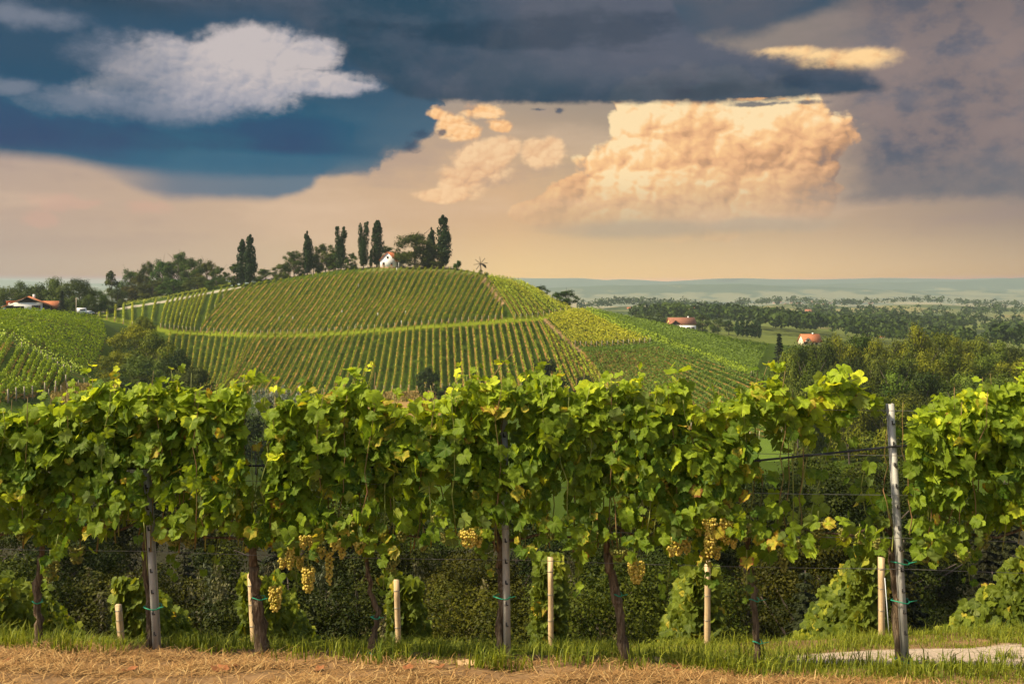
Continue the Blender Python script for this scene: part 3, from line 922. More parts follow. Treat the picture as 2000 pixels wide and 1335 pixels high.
# ------------------------------------------------------------------ vineyard rows on the slopes
ORD = ['first', 'second', 'third', 'fourth', 'fifth', 'sixth', 'seventh', 'eighth', 'ninth', 'tenth', 'eleventh', 'twelfth', 'thirteenth', 'fourteenth', 'fifteenth', 'sixteenth', 'seventeenth', 'eighteenth', 'nineteenth']
TENS = {2: 'twent', 3: 'thirt', 4: 'fort', 5: 'fift', 6: 'sixt', 7: 'sevent', 8: 'eight', 9: 'ninet'}
def ordw(n):
    if n <= 19: return ORD[n - 1]
    t, o = divmod(n, 10)
    return TENS[t] + ('ieth' if o == 0 else 'y-' + ORD[o - 1])


M['vine_far'] = mat('vine_row_leaves', lambda: leafy((0.070, 0.12, 0.004), (0.44, 0.46, 0.022), .2, .2))
def _post():
    n, _ = noise(objco(), 3.0, 4, .6)
    return bsdf(ramp(n, [(.3, (.28, .22, .15)), (.7, (.5, .42, .31))]), .85, .1)
M['post_far'] = mat('weathered_post_wood', _post)
def _strip():
    n, _ = noise(pos(), .9, 5, .65)
    return bsdf(ramp(n, [(.40, (.05, .07, .006)), (.52, (.20, .115, .03)), (.75, (.36, .20, .07))]), .95, .05)
M['strip'] = mat('bare_soil_strip', _strip)


def vine_row(p, q, label, group, h=1.9, w=.55, dens=26, size=.34, col=(1, 1, 1), strip=.7, post0=True, post1=False, seed=0, base=.55, sside=1):
    g = np.random.default_rng(seed)
    p = np.asarray(p[:2], float); q = np.asarray(q[:2], float)
    L = np.linalg.norm(q - p); d = (q - p) / L; nrm = np.array([-d[1], d[0]])
    o3 = np.array([p[0], p[1], float(ground(p[0], p[1]))])
    t = thing('vine_row', label, 'vine row', o3, group)
    # each vine is a small heap of leaves; gaps and tall shoots make the line uneven
    n = int(L * dens)
    s = np.sort(g.uniform(0, L, n))
    vine = np.floor(s / 1.1).astype(int); vh = g.uniform(.82, 1.12, vine.max() + 2); vg = g.uniform(0, 1, vine.max() + 2)
    keep = (vg[vine] > .045)
    s = s[keep]; vine = vine[keep]; n = len(s)
    c = g.normal(size=n) * w * .30
    zz = base + (h * vh[vine] - base) * g.uniform(0, 1, n) ** .8
    c *= np.interp(zz, [base, base + .5, h * 1.1], [.8, 1.15, .65])
    sp = g.uniform(size=n) < .04
    zz = np.where(sp, h + g.uniform(0, .35, n), zz)
    xy = p + d * s[:, None] + nrm * c[:, None]
    P = np.stack([xy[:, 0], xy[:, 1], ground(xy[:, 0], xy[:, 1]) + zz], 1) - o3
    Nn = np.stack([nrm[0] * np.sign(c), nrm[1] * np.sign(c), np.full(n, .6)], 1) + g.normal(size=(n, 3)) * .3
    V, f, ow = leaf_quads(P, Nn, size, g, 1.25, .3)
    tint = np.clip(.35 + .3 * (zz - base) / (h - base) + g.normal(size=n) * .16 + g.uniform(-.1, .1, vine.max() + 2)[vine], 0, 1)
    o = link('foliage', mesh('row_foliage', V, f, {'tint': tint[ow]}), M['vine_far'], t); o.color = (*col, 1)
    if strip:
        m = max(3, int(L / 2.0)); ss = np.linspace(0, L, m)
        V = []
        for e in (-1, 0, 1):
            wob = strip * .5 * (1 + .25 * g.uniform(-1, 1, m))
            xy = p + d * ss[:, None] + nrm * (e * wob + sside * strip * .45)[:, None]
            V.append(np.stack([xy[:, 0], xy[:, 1], ground(xy[:, 0], xy[:, 1]) + .05 + (.035 if e == 0 else 0)], 1))
        V = np.stack(V, 1).reshape(-1, 3) - o3
        f = []
        for k in range(m - 1):
            f += [[3 * k, 3 * k + 1, 3 * k + 4, 3 * k + 3], [3 * k + 1, 3 * k + 2, 3 * k + 5, 3 * k + 4]]
        link('soil_strip', mesh('soil_strip', V, np.array(f)), M['strip'], t)
    for on, e, sg in ((post0, p, -1), (post1, q, 1)):
        if on:
            b = MB(); ee = e + d * sg * .25
            z0 = float(ground(ee[0], ee[1])) - o3[2]
            b.tube([[ee[0] - o3[0], ee[1] - o3[1], z0 - .2], [ee[0] - o3[0] + d[0] * sg * .25, ee[1] - o3[1] + d[1] * sg * .25, z0 + 1.9]], .085, 6)
            b.build('end_post', M['post_far'], t)
    return t


def along(pts, t):
    """point at parameter list position t (0..len-1 scaled to 0..1) on a polyline given with its own stations"""
    st = np.array([a[0] for a in pts]); return np.interp(t, st, [a[1] for a in pts]), np.interp(t, st, [a[2] for a in pts])


def block(n, A, B, ya, yb, lab, group, seed, back=False, **kw):
    """n rows whose lower ends lie along A and upper ends along B (stations, u, v); lab(i) gives the label"""
    for i in range(n):
        t = i / (n - 1)
        ua, va = along(A, t); ub, vb = along(B, t)
        p = hit(ua, va, *ya); q = hit(ub, vb, *yb)
        if math.hypot(p[0] - q[0], p[1] - q[1]) < 2: continue
        k = dict(kw)
        if 'col' not in k:
            r = random.Random(seed * 100 + i); b = r.uniform(.9, 1.1); k['col'] = (b * r.uniform(.92, 1.1), b, b)
        vine_row(p, q, lab(i), group, seed=seed * 1000 + i, **k)


def stations(us):
    """(u, v) list -> (station, u, v) spaced by u"""
    u0, u1 = us[0][0], us[-1][0]
    return [((u - u0) / (u1 - u0), u, v) for u, v in us]


# upper slope: low ends over the lush path, high ends on the skyline
bots = [(392, 649), (460, 653), (530, 655), (611, 652), (700, 646), (800, 638), (900, 630), (952, 627), (981, 623)]
tops = [(463, 564), (540, 552), (613, 542), (690, 532), (768, 529), (858, 528), (947, 539), (973, 581), (982, 606)]
st = [(b[0] - 392) / (981 - 392) for b in bots]
nU = 46
block(nU, [(s, *b) for s, b in zip(st, bots)], [(s, *b) for s, b in zip(st, tops)], (280, 420), (300, 440),
      lambda i: f'vine row on the upper hill slope, {ordw(i + 1)} slanting row from the left', 'vine rows on the upper slope', 1, w=.5)
# fan of rows left of it, under the treeline
bl = [(179, 619), (203, 623), (228, 629), (255, 637), (285, 642), (314, 641), (328, 643), (342, 645), (355, 646), (367, 648), (380, 648)]
tl = [(177, 608), (203, 605), (229, 601), (254, 599), (290, 594), (330, 588), (345, 586), (360, 582), (377, 579), (390, 577), (404, 573)]
for i, (a, b) in enumerate(zip(bl, tl)):
    pass
nL = 17
ts = np.linspace(0, 1, nL); stl = np.linspace(0, 1, len(bl))
block(nL, [(s, *b) for s, b in zip(stl, bl)], [(s, *b) for s, b in zip(stl, tl)], (290, 470), (300, 480),
      lambda i: f'short vine row below the dark copse, {ordw(i + 1)} from the left', 'short vine rows left on the hill', 2, w=.6, strip=.4)
for i, (a, b) in enumerate([((402, 627), (417, 574)), ((420, 604), (433, 569)), ((436, 583), (446, 566))]):
    vine_row(hit(*a, 280, 450), hit(*b, 280, 460), ['longest of the three short vine rows that wedge into the upper slope', 'middle of the three short vine rows that wedge into the upper slope', 'shortest of the three short vine rows that wedge into the upper slope'][i], 'wedge rows on the upper slope', seed=2100 + i, w=.6, strip=.4)
# two rows along the road over the left shoulder
for i, dv in enumerate((-3.2, -6.5)):
    for j, ((a, va), (b, vb)) in enumerate([((232, 604), (330, 585.5)), ((333, 585), (462, 559.5))]):
        vine_row(hit(a, va + dv, 300, 480), hit(b, vb + dv, 300, 480), f'vine hedge running along the {"upper" if i else "lower"} side of the hill road, {"right" if j else "left"} half', 'vine hedges beside the hill road', h=1.5, seed=2200 + i * 2 + j, strip=0, post0=False)
# lower slope
tu = [(334, 650), (400, 656.5), (490, 659), (651, 656), (740, 649), (855, 640), (945, 634), (994, 630), (1052, 625), (1066, 638), (1082, 651), (1098, 664), (1117, 681), (1134, 697), (1150, 712), (1164, 724)]
bu = [(262, 735), (310, 768), (408, 770), (594, 773), (712, 766), (857, 760), (961, 757), (1024, 760), (1109, 764), (1124, 766), (1137, 766), (1150, 767), (1163, 768), (1174, 768), (1184, 768), (1190, 767)]
sl_ = [334, 400, 490, 651, 740, 855, 945, 994, 1052, 1065, 1078, 1091, 1104, 1117, 1130, 1143]
stb = [(a - 334) / (1143 - 334) for a in sl_]
block(64, [(s, *b) for s, b in zip(stb, bu)], [(s, *b) for s, b in zip(stb, tu)], (220, 400), (250, 420),
      lambda i: f'vine row on the slope under the grassy path, {ordw(i + 1)} from the left', 'vine rows on the lower slope', 3, post0=True, post1=False, w=.5, dens=28, strip=.6)
# rows right of the bare track at the hilltop
block(11, stations([(1006, 623), (1018, 622), (1030, 622), (1044, 620), (1056, 618), (1068, 617), (1078, 615), (1090, 612), (1100, 610), (1108, 609), (1116, 607)]),
      stations([(953, 543), (960, 544), (967, 544.5), (974, 545.5), (982, 547), (990, 548), (998, 550), (1004, 551.5), (1010, 553), (1017, 556), (1024, 559.0)]), (280, 420), (300, 440),
      lambda i: f'vine row right of the bare hilltop track, {ordw(i + 1)} from the track', 'vine rows right of the hilltop track', 4, w=.55, strip=.4)
# yellowing block on the right flank
yl = (1.12, 1.0, .7)
block(15, stations([(1122, 675), (1136, 677), (1150, 677), (1164, 677), (1180, 676), (1196, 675), (1212, 674), (1228, 673), (1242, 672), (1256, 671), (1268, 670)]),
      stations([(1068, 623), (1074, 620), (1080, 618), (1086, 616.5), (1092, 615), (1099, 614), (1106, 612.5), (1112, 611.5), (1118, 611), (1124, 610), (1131, 609)]), (270, 400), (290, 420),
      lambda i: f'yellowing vine row on the right flank, {ordw(i + 1)} from the bare track', 'yellowing vine rows on the right flank', 5, col=yl, w=.8, dens=24, strip=.4)
# darker block below it
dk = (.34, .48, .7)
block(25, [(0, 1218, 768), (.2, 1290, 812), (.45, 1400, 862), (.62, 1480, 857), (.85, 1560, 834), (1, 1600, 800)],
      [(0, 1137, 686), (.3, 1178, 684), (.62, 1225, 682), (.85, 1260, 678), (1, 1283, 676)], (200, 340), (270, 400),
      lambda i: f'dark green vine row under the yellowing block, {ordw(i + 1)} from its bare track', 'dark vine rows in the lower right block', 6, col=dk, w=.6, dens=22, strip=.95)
# hedge line on the spine and field beyond it
block(2, [(0, 1465, 736), (1, 1470, 733)], [(0, 1140, 609), (1, 1146, 608)], (240, 380), (300, 420),
      lambda i: f'{"upper" if i else "lower"} of the two vine rows tracing the spine of the hill down to the right', 'vine rows along the spine', 7, col=(.8, .95, 1), w=.9, strip=0, dens=30)
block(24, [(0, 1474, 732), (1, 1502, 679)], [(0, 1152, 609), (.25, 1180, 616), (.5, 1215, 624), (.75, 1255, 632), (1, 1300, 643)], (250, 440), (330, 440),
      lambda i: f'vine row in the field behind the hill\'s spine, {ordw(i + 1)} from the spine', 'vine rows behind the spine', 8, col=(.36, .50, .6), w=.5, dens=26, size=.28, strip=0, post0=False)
# left hill
block(24, [(0, 166, 741), (.35, 193, 705), (.7, 208, 664), (1, 200, 632)], [(0, -70, 650), (.35, -110, 636), (.7, -110, 624), (1, -40, 617)], (150, 330), (150, 330),
      lambda i: f'vine row over the rounded left hill, {ordw(i + 1)} counted up from its foot', 'vine rows on the left hill', 9, col=(.92, 1.08, 1), w=.65, dens=24, size=.27, strip=.35, post0=False)
tl9 = [(12, 669), (27, 668), (42, 688), (56, 692), (70, 700), (80, 706), (92, 713), (102, 719), (112, 727), (124, 733), (138, 736)]
bl9 = [(-55, 752), (-38, 768), (-20, 782), (-2, 790), (16, 786), (32, 782), (48, 780), (64, 778), (88, 770), (109, 766), (129, 753)]
for i, (a, b) in enumerate(zip(bl9, tl9)):
    vine_row(hit(*a, 110, 230), hit(*b, 120, 240), f'vine row below the rounded left hill, {ordw(i + 1)} from the left edge', 'vine rows on the near left slope', seed=9500 + i, col=(.8, .95, .9), w=.5, dens=30, size=.28, strip=.6, post1=True)
# little plot in the valley on the right
block(7, stations([(1632, 872), (1650, 874), (1668, 876), (1686, 878), (1704, 880), (1722, 880), (1740, 880)]), stations([(1640, 838), (1655, 837), (1668, 836), (1682, 835), (1696, 835), (1710, 836), (1724, 838)]), (170, 280), (180, 300),
      lambda i: f'short vine row in the valley plot, {ordw(i + 1)} from the left', 'vine rows in the valley plot', 10, col=(.7, .85, .9), w=.6, strip=.4)

# ------------------------------------------------------------------ trees and bushes of the middle distance
def pick(r, a, b): return tuple(r.uniform(x, y) for x, y in zip(a, b))
pg = 'poplars on the hilltop'
for u, v, w, kd, lab, Y in [
        (472, 466, 17, 'poplar', 'shorter of the two dark poplars at the left end of the hilltop', 404),
        (488, 458, 20, 'poplar', 'taller of the two dark poplars at the left end of the hilltop', 403),
        (600, 450, 17, 'poplar', 'single slim poplar rising behind the birches on the hill', 408),
        (666, 442, 24, 'twin', 'fork-topped poplar right of the birches on the hill', 402),
        (710, 432, 22, 'twin', 'twin-topped poplar left of the white hilltop house', 401),
        (736, 429, 21, 'poplar', 'poplar standing right behind the corner of the white hilltop house', 402),
        (843, 443, 15, 'poplar', 'small pointed poplar behind the big round tree', 404),
        (866, 420, 25, 'poplar', 'tallest poplar, right of the big round tree on the hilltop', 398),
        (725, 488, 7, 'poplar', 'thin young poplar between the two poplars by the house', 400)]:
    tree_at(kd, lab, u, v, w, Y, 'mid' if w > 8 else 'far', int(u) % 3, (.85, .95, .9), pg)
for u, v, w, Y, kd, c, lab in [
        (685, 492, 27, 402, 'oak', (1.1, 1.2, 1), 'small round tree left of the white hilltop house'),
        (757, 479, 48, 408, 'oak', (1, 1.15, .9), 'round green tree behind the roof of the white house'),
        (785, 490, 34, 408, 'oak', (.75, .8, .8), 'dark tree between the white house and the big round tree'),
        (810, 450, 78, 397, 'oak', (.75, .62, .6), 'big round brownish-green tree right of the white hilltop house'),
        (846, 485, 44, 394, 'oak', (.6, .52, .55), 'low dark tree under the tallest poplar'),
        (826, 480, 48, 399, 'oak', (.7, .6, .6), 'dark tree filling in right of the big round tree'),
        (888, 513, 11, 392, 'shrub', (.9, 1.1, 1), 'small round bush left of the pair near the wind rattle'),
        (897, 507, 12, 393, 'shrub', (.6, .8, .8), 'taller dark bush of the pair near the wind rattle'),
        (575, 488, 48, 412, 'oak', (.75, .75, .8), 'dark birch at the left of the slim poplar'),
        (635, 474, 50, 412, 'oak', (.95, .85, .8), 'drooping birch right of the slim poplar'),
        (612, 492, 36, 415, 'oak', (.8, .75, .8), 'lower birch under the slim poplar'),
        (655, 492, 26, 408, 'tall', (1.2, 1.1, 1), 'narrow birch left of the fork-topped poplar'),
        (550, 514, 34, 415, 'oak', (1.1, 1, .9), 'pale low tree at the left foot of the birches'),
        (520, 524, 48, 420, 'oak', (.6, .7, .7), 'low dark tree between the paired poplars and the birches'),
        (463, 512, 30, 409, 'tall', (1.2, 1.05, .9), 'yellowish bushy tree at the left foot of the paired poplars'),
        (1053, 556, 36, 392, 'oak', (.55, .75, .7), 'smaller of the two dark trees behind the right shoulder of the hill'),
        (1104, 564, 50, 385, 'oak', (.5, .66, .65), 'larger of the two dark trees behind the right shoulder of the hill'),
        (1140, 598, 40, 400, 'bush', (1, 1, .9), 'olive bush right of the two dark trees on the hill shoulder')]:
    tree_at(kd, lab, u, v, w * 1.12, Y, 'hi' if w > 25 and kd == 'oak' else 'lo', int(u) % 3, tuple(a * b for a, b in zip(c, (.9, 1.1, .5))), sink=2.4)
# copse on the left shoulder of the hill
for i, (u, v, w, Y, kd) in enumerate([(256, 522, 46, 470, 'oak'), (290, 508, 50, 462, 'oak'), (275, 535, 50, 455, 'oak'), (318, 502, 56, 455, 'oak'), (347, 489, 62, 452, 'oak'), (378, 501, 60, 448, 'oak'),
                                      (405, 505, 50, 446, 'oak'), (430, 518, 40, 440, 'oak'), (300, 545, 60, 440, 'oak'), (340, 540, 66, 436, 'oak'), (385, 538, 64, 430, 'oak'), (425, 540, 50, 424, 'oak'), (250, 556, 48, 450, 'oak')]):
    tree_at(kd, f'dark tree in the copse left of the paired poplars, {ordw((i if i < 8 else i - 8) + 1)} in its {"back" if i < 8 else "front"} row', u, v, w, Y, 'hi', i % 3, pick(random.Random(i + 40), (.6, .75, .4), (1.2, 1.3, .7)), 'copse on the left shoulder', sink=3.0)
tree_at('thin', 'lone spindly tree with a sparse crown left of the copse', 220, 528, 30, 470, 'lo', 1, (.8, .8, .8))
# wood behind the left farmhouse
for i, (u, v, w, Y) in enumerate([(-60, 556, 70, 380), (-20, 550, 64, 380), (15, 556, 60, 372), (45, 546, 56, 385), (72, 556, 50, 375), (98, 537, 62, 378), (128, 548, 50, 372), (155, 540, 62, 370), (185, 562, 46, 378), (205, 572, 44, 400), (228, 560, 40, 430), (170, 572, 40, 362), (140, 575, 40, 350)]):
    tree_at('oak', f'dark tree behind the red-roofed farmhouse, {ordw(i + 1)} from the left', u, v, w, Y, 'wood', i % 3, pick(random.Random(i), (.65, .8, .5), (1.05, 1.1, .7)), 'wood behind the farmhouse', sink=3.0)
tree_at('spruce', 'blue-grey conical spruce just right of the red-roofed farmhouse', 121, 566, 22, 312, 'mid', 0, (1.3, 1.5, 1.9))
# big olive thicket in the gully left of the lower slope
for i, (u, v, w, Y, c, lab) in enumerate([  # tints hold the light: yellower sunlit top left, darker shaded right
        (262, 630, 90, 232, (1.9, 1.55, .6), 'yellow-green bush crowning the thicket in the left gully'),
        (300, 640, 96, 222, (1.4, 1.3, .7), 'tall olive bush in the middle of the gully thicket'),
        (230, 682, 80, 205, (1.8, 1.5, .6), 'yellowish bush on the left side of the gully thicket'),
        (280, 690, 100, 196, (.9, 1.0, 1), 'broad grey-green bush in front of the gully thicket'),
        (350, 672, 96, 205, (.5, .58, .8), 'dark shaded bush on the right side of the gully thicket'),
        (385, 708, 80, 200, (.7, .66, .7), 'brownish bush at the right foot of the gully thicket'),
        (322, 728, 84, 185, (.6, .68, .9), 'low dark bush at the front of the gully thicket'),
        (235, 728, 70, 186, (.8, .9, .9), 'low green bush at the left foot of the gully thicket'),
        (400, 752, 60, 185, (.8, .6, .6), 'small reddish-brown bush right of the gully thicket'),
        (280, 615, 50, 262, (1.2, 1.1, .7), 'small pale bush behind the top of the gully thicket'),
        (445, 775, 70, 190, (.45, .5, .6), 'dark low bush left of the silvery shrub')]):
    tree_at('bush', lab, u, v, w * 1.1, Y, 'hi', i % 3, (c[0] * .85, c[1] * 1.1, c[2]), hmin=3)
for i, (u, v, w, Y, lab) in enumerate([(520, 752, 70, 262, 'silvery shrub with feathery shoots below the lower slope, left of the pair'), (555, 744, 74, 262, 'silvery shrub with feathery shoots below the lower slope, right of the pair')]):
    tree_at('plume', lab, u, v, w, Y, 'mid', i, (1.7, 1.7, 1.8), 'silvery shrubs', hmin=4)
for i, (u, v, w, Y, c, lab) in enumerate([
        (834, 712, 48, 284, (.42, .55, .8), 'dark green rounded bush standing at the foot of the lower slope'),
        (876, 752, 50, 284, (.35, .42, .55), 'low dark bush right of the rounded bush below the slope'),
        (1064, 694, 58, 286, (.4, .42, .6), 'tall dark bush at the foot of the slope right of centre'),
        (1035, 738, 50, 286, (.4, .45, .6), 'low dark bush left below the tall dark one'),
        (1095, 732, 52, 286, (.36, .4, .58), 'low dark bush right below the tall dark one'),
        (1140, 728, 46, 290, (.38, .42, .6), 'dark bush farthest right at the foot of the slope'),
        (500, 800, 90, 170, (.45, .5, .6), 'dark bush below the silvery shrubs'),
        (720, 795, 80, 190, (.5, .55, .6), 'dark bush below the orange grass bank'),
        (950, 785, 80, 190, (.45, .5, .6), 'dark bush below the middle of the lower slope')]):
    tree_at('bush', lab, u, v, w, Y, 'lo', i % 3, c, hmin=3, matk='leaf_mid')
# wood on the right
rr = random.Random(5)
wood = [(1522, 648, 44, 262, 'spruce')]
for u, v, w, Y in [(1560, 684, 60, 250), (1535, 694, 56, 235), (1600, 671, 66, 262), (1640, 667, 64, 270), (1680, 664, 66, 275), (1722, 672, 64, 270), (1765, 668, 56, 280), (1790, 645, 62, 268), (1832, 662, 60, 280), (1870, 668, 60, 285), (1905, 672, 60, 285), (1945, 680, 60, 280), (1985, 692, 60, 280), (2030, 690, 64, 280), (2080, 690, 64, 270),
                   (1590, 715, 70, 225), (1650, 708, 74, 230), (1700, 700, 76, 235), (1755, 702, 72, 240), (1810, 698, 72, 245), (1860, 702, 70, 250), (1920, 706, 70, 250), (1975, 715, 70, 245), (2040, 716, 74, 240),
                   (1560, 750, 70, 200), (1620, 745, 80, 205), (1680, 742, 84, 205), (1745, 738, 84, 210), (1810, 738, 80, 215), (1875, 742, 80, 215), (1940, 745, 80, 210), (2005, 750, 80, 205),
                   (1720, 780, 90, 185), (1790, 778, 90, 190), (1860, 780, 90, 185), (1935, 785, 90, 185), (2010, 790, 90, 180), (1660, 785, 70, 190)]:
    wood.append((u, v, w, Y, 'oak'))
for i, (u, v, w, Y, kd) in enumerate(wood):
    if kd == 'spruce':
        tree_at('spruce', 'dark pointed spruce at the left edge of the wood on the right', u, v, 46, Y, 'mid', 1, (.8, .9, .9)); continue
    b_ = rr.uniform(.75, 1.6); c = (b_ * rr.uniform(.8, 1.1), b_, b_ * .75)
    if rr.random() < .25: c = (2.0, 1.7, .7)
    row = 'skyline' if Y >= 250 and v < 695 else ('second' if v < 720 else ('third' if v < 760 else 'front'))
    v -= 20
    tree_at('oak', f'broadleaf tree in the {row} row of the right-hand wood, {ordw(1 + sum(1 for a in wood[1:] if abs(a[1] - v) < 22 and a[0] < u and a[4] == "oak"))} from the left', u, v, w * 1.2, Y, 'wood', i % 4, c, 'wood on the right', sink=2.5)
# woods and lone trees around the villa and beyond
for i, (u, v, w, Y, kd, c) in enumerate([
        (1250, 612, 34, 640, 'oak', 0), (1272, 614, 34, 630, 'oak', 0), (1292, 610, 36, 640, 'oak', 0), (1318, 616, 28, 650, 'oak', 0), (1340, 608, 34, 660, 'oak', 0), (1232, 618, 30, 600, 'oak', 0),
        (1372, 612, 34, 620, 'oak', 0), (1402, 620, 32, 600, 'oak', 0), (1424, 624, 24, 610, 'tall', 1), (1390, 632, 16, 560, 'shrub', 1), (1365, 640, 14, 560, 'shrub', 0), (1376, 637, 12, 560, 'shrub', 1),
        (1440, 624, 9, 600, 'poplar', 1), (1450, 622, 9, 605, 'poplar', 1), (1460, 626, 8, 605, 'poplar', 1), (1468, 630, 8, 605, 'poplar', 1), (1475, 628, 8, 605, 'poplar', 1), (1483, 632, 8, 605, 'poplar', 1),
        (1612, 664, 22, 478, 'oak', 1), (1570, 668, 14, 500, 'shrub', 0), (1640, 662, 30, 560, 'oak', 1), (1670, 660, 30, 560, 'oak', 0)]):
    nmk = {'oak': 'tree', 'tall': 'pale tree', 'shrub': 'clipped round shrub', 'poplar': 'slim poplar in the line'}[kd]
    tree_at(kd, f'{nmk} around the villas on the right, {ordw(i + 1)} along the gardens', u, v, w, Y, 'far' if w < 20 else 'lo', i % 3, (.75, .85, .9) if c == 0 else (1.0, 1.15, 1), 'trees by the villas')


def far_wood(name, label, polys, seed, col, lod_leaf, hgt=(13, 20)):
    """a distant wood that reads as one mass: crowns of leaf clumps over a plan area"""
    g = np.random.default_rng(seed); Vs = []; qs = []; T = []; n0 = 0
    for (u0, u1, Y0, Y1, cnt) in polys:
        for k in range(cnt):
            Y = g.uniform(Y0, Y1); u = g.uniform(u0, u1); x = (u - 1000) / F * Y; z = float(ground(x, Y))
            H = g.uniform(*hgt); W = H * g.uniform(.32, .48); m = lod_leaf
            nl = 6; lc = ball_dirs(nl, g) * np.array([W * .55, W * .55, H * .22]) + [0, 0, H * .62]
            own = g.integers(0, nl, m); d = ball_dirs(m, g); d[:, 2] = np.abs(d[:, 2]) * .9 - .15
            P = np.array([x, Y, z]) + lc[own] + d * (W * .6 * g.uniform(.5, 1, m))[:, None]
            V, q, ow = leaf_quads(P, d + g.normal(size=(m, 3)) * .22, H * .13, g)
            Vs.append(V); qs.append(q + n0); n0 += len(V)
            T.append(np.clip(.4 + g.uniform(-.25, .25) + g.normal(size=m) * .15, 0, 1)[ow])
    o = link(name, mesh(name, np.concatenate(Vs), np.concatenate(qs), {'tint': np.concatenate(T)}), M['leaf_mid'])
    o.color = (*col, 1); o['kind'] = 'stuff'; o['label'] = label; o['category'] = 'wood'
    return o


rw = random.Random(21)
for i, (u, v, w, Y, c) in enumerate([(1648, 866, 44, 205, (1.3, 1.2, .6)), (1690, 872, 50, 200, (1.2, 1.0, .6)), (1725, 868, 44, 200, (1.1, 1.1, .7)), (1600, 884, 40, 190, (.9, 1, .7)), (1560, 872, 34, 190, (1, 1.05, .7))]):
    tree_at('bush', 'olive bush by the valley plot, seen through the gap left of the right post', u, v, w, Y, 'mid', i % 3, c, 'bushes by the valley plot', hmin=2.5)


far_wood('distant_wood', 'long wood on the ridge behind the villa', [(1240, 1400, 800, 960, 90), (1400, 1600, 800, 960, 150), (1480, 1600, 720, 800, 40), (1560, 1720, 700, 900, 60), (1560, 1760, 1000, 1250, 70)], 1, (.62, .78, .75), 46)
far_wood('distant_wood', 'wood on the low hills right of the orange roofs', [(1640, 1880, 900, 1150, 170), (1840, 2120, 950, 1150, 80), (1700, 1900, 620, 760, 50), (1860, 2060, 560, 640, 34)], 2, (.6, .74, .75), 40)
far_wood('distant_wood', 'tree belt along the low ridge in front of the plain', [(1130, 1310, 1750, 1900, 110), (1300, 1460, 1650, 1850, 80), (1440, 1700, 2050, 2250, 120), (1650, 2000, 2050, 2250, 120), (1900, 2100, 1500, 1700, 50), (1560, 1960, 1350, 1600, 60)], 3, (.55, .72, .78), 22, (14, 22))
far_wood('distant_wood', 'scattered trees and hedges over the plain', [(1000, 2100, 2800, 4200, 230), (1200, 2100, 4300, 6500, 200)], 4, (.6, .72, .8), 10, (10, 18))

# ------------------------------------------------------------------ buildings and small things on the hills
def plain(c, rough=.8, spec=.2, var=.25, sc_=4.0):
    def f():
        n, _ = noise(objco(), sc_, 5, .6)
        return bsdf(mixc(n, tuple(v * (1 - var) for v in c), tuple(v * (1 + var) for v in c)), rough, spec)
    return f
def tiles(c):
    def f():
        x, y, z = sep(objco())
        n, _ = noise(objco(), 2.0, 5, .6)
        n2, _ = noise(objco(), 9.0, 3, .6)
        w = X.m('SINE', z * 22.0) * .5 + .5
        col = mixc(n, tuple(v * .6 for v in c), tuple(v * 1.3 for v in c))
        col = mixc(sstep(n2, .45, .7) * .5, col, tuple(v * .55 for v in c))
        return bsdf(col, .85, .15, w, .5, .05)
    return f
M['white_wall'] = mat('white_render', plain((.80, .76, .70), var=.06))
M['cream_wall'] = mat('cream_render', plain((.78, .66, .46), var=.1))
M['yellow_wall'] = mat('yellow_render', plain((.62, .40, .13), var=.1))
M['dark_wood'] = mat('dark_timber', plain((.035, .022, .018), var=.3))
M['brown_plinth'] = mat('brown_plinth', plain((.30, .17, .10)))
M['red_tiles'] = mat('red_roof_tiles', tiles((.42, .13, .055)))
M['orange_tiles'] = mat('orange_roof_tiles', tiles((.46, .16, .07)))
M['brown_tiles'] = mat('brown_roof_tiles', tiles((.28, .12, .07)))
M['glass'] = mat('window_glass', lambda: bsdf((.02, .022, .025), .1, .5))
M['wood_grey'] = mat('grey_wood', plain((.16, .12, .085)))
M['white_paint'] = mat('white_paint', plain((.8, .78, .74), .4, .4, .04))
M['rubber'] = mat('black_rubber', plain((.02, .02, .02)))
M['shutter'] = mat('brown_shutter', plain((.16, .07, .035)))
M['flowers'] = mat('window_box_flowers', plain((.45, .12, .05), var=.6, sc_=30))


def gable_house(root, w, d, he, ha, wall, roof, off=(0, 0, 0), over=.45, gable=None, nm='wall'):
    """gable end faces local -y; returns the wall part"""
    ox, oy, oz = off
    b = MB(); b.prism([(-w / 2, 0), (w / 2, 0), (w / 2, he), (0, ha), (-w / 2, he)], d, (ox, oy - d / 2, oz))
    wl = b.build(nm, wall, root)
    r = MB(); th = .22; sl = math.atan2(ha - he, w / 2); L = (w / 2 + over) / math.cos(sl)
    for s in (-1, 1):
        ang = s * sl
        rot = np.array([[math.cos(ang), 0, math.sin(ang)], [0, 1, 0], [-math.sin(ang), 0, math.cos(ang)]])
        mid = np.array([s * L / 2 * math.cos(sl) + s * th / 2 * math.sin(sl) , 0, -L / 2 * math.sin(sl) + th / 2 * math.cos(sl)])
        r.box(np.array([ox, oy, oz + ha + .02]) + mid, (L, d + 2 * over, th), rot)
    rf = r.build('roof', roof, root)
    if gable is not None:
        b = MB(); k = 0.03
        b.prism([(-w / 2 + .05, he), (w / 2 - .05, he), (0, ha - .05)], k, (ox, oy - d / 2 - k, oz)); b.build('gable_boarding', gable, root)
    return wl, rf


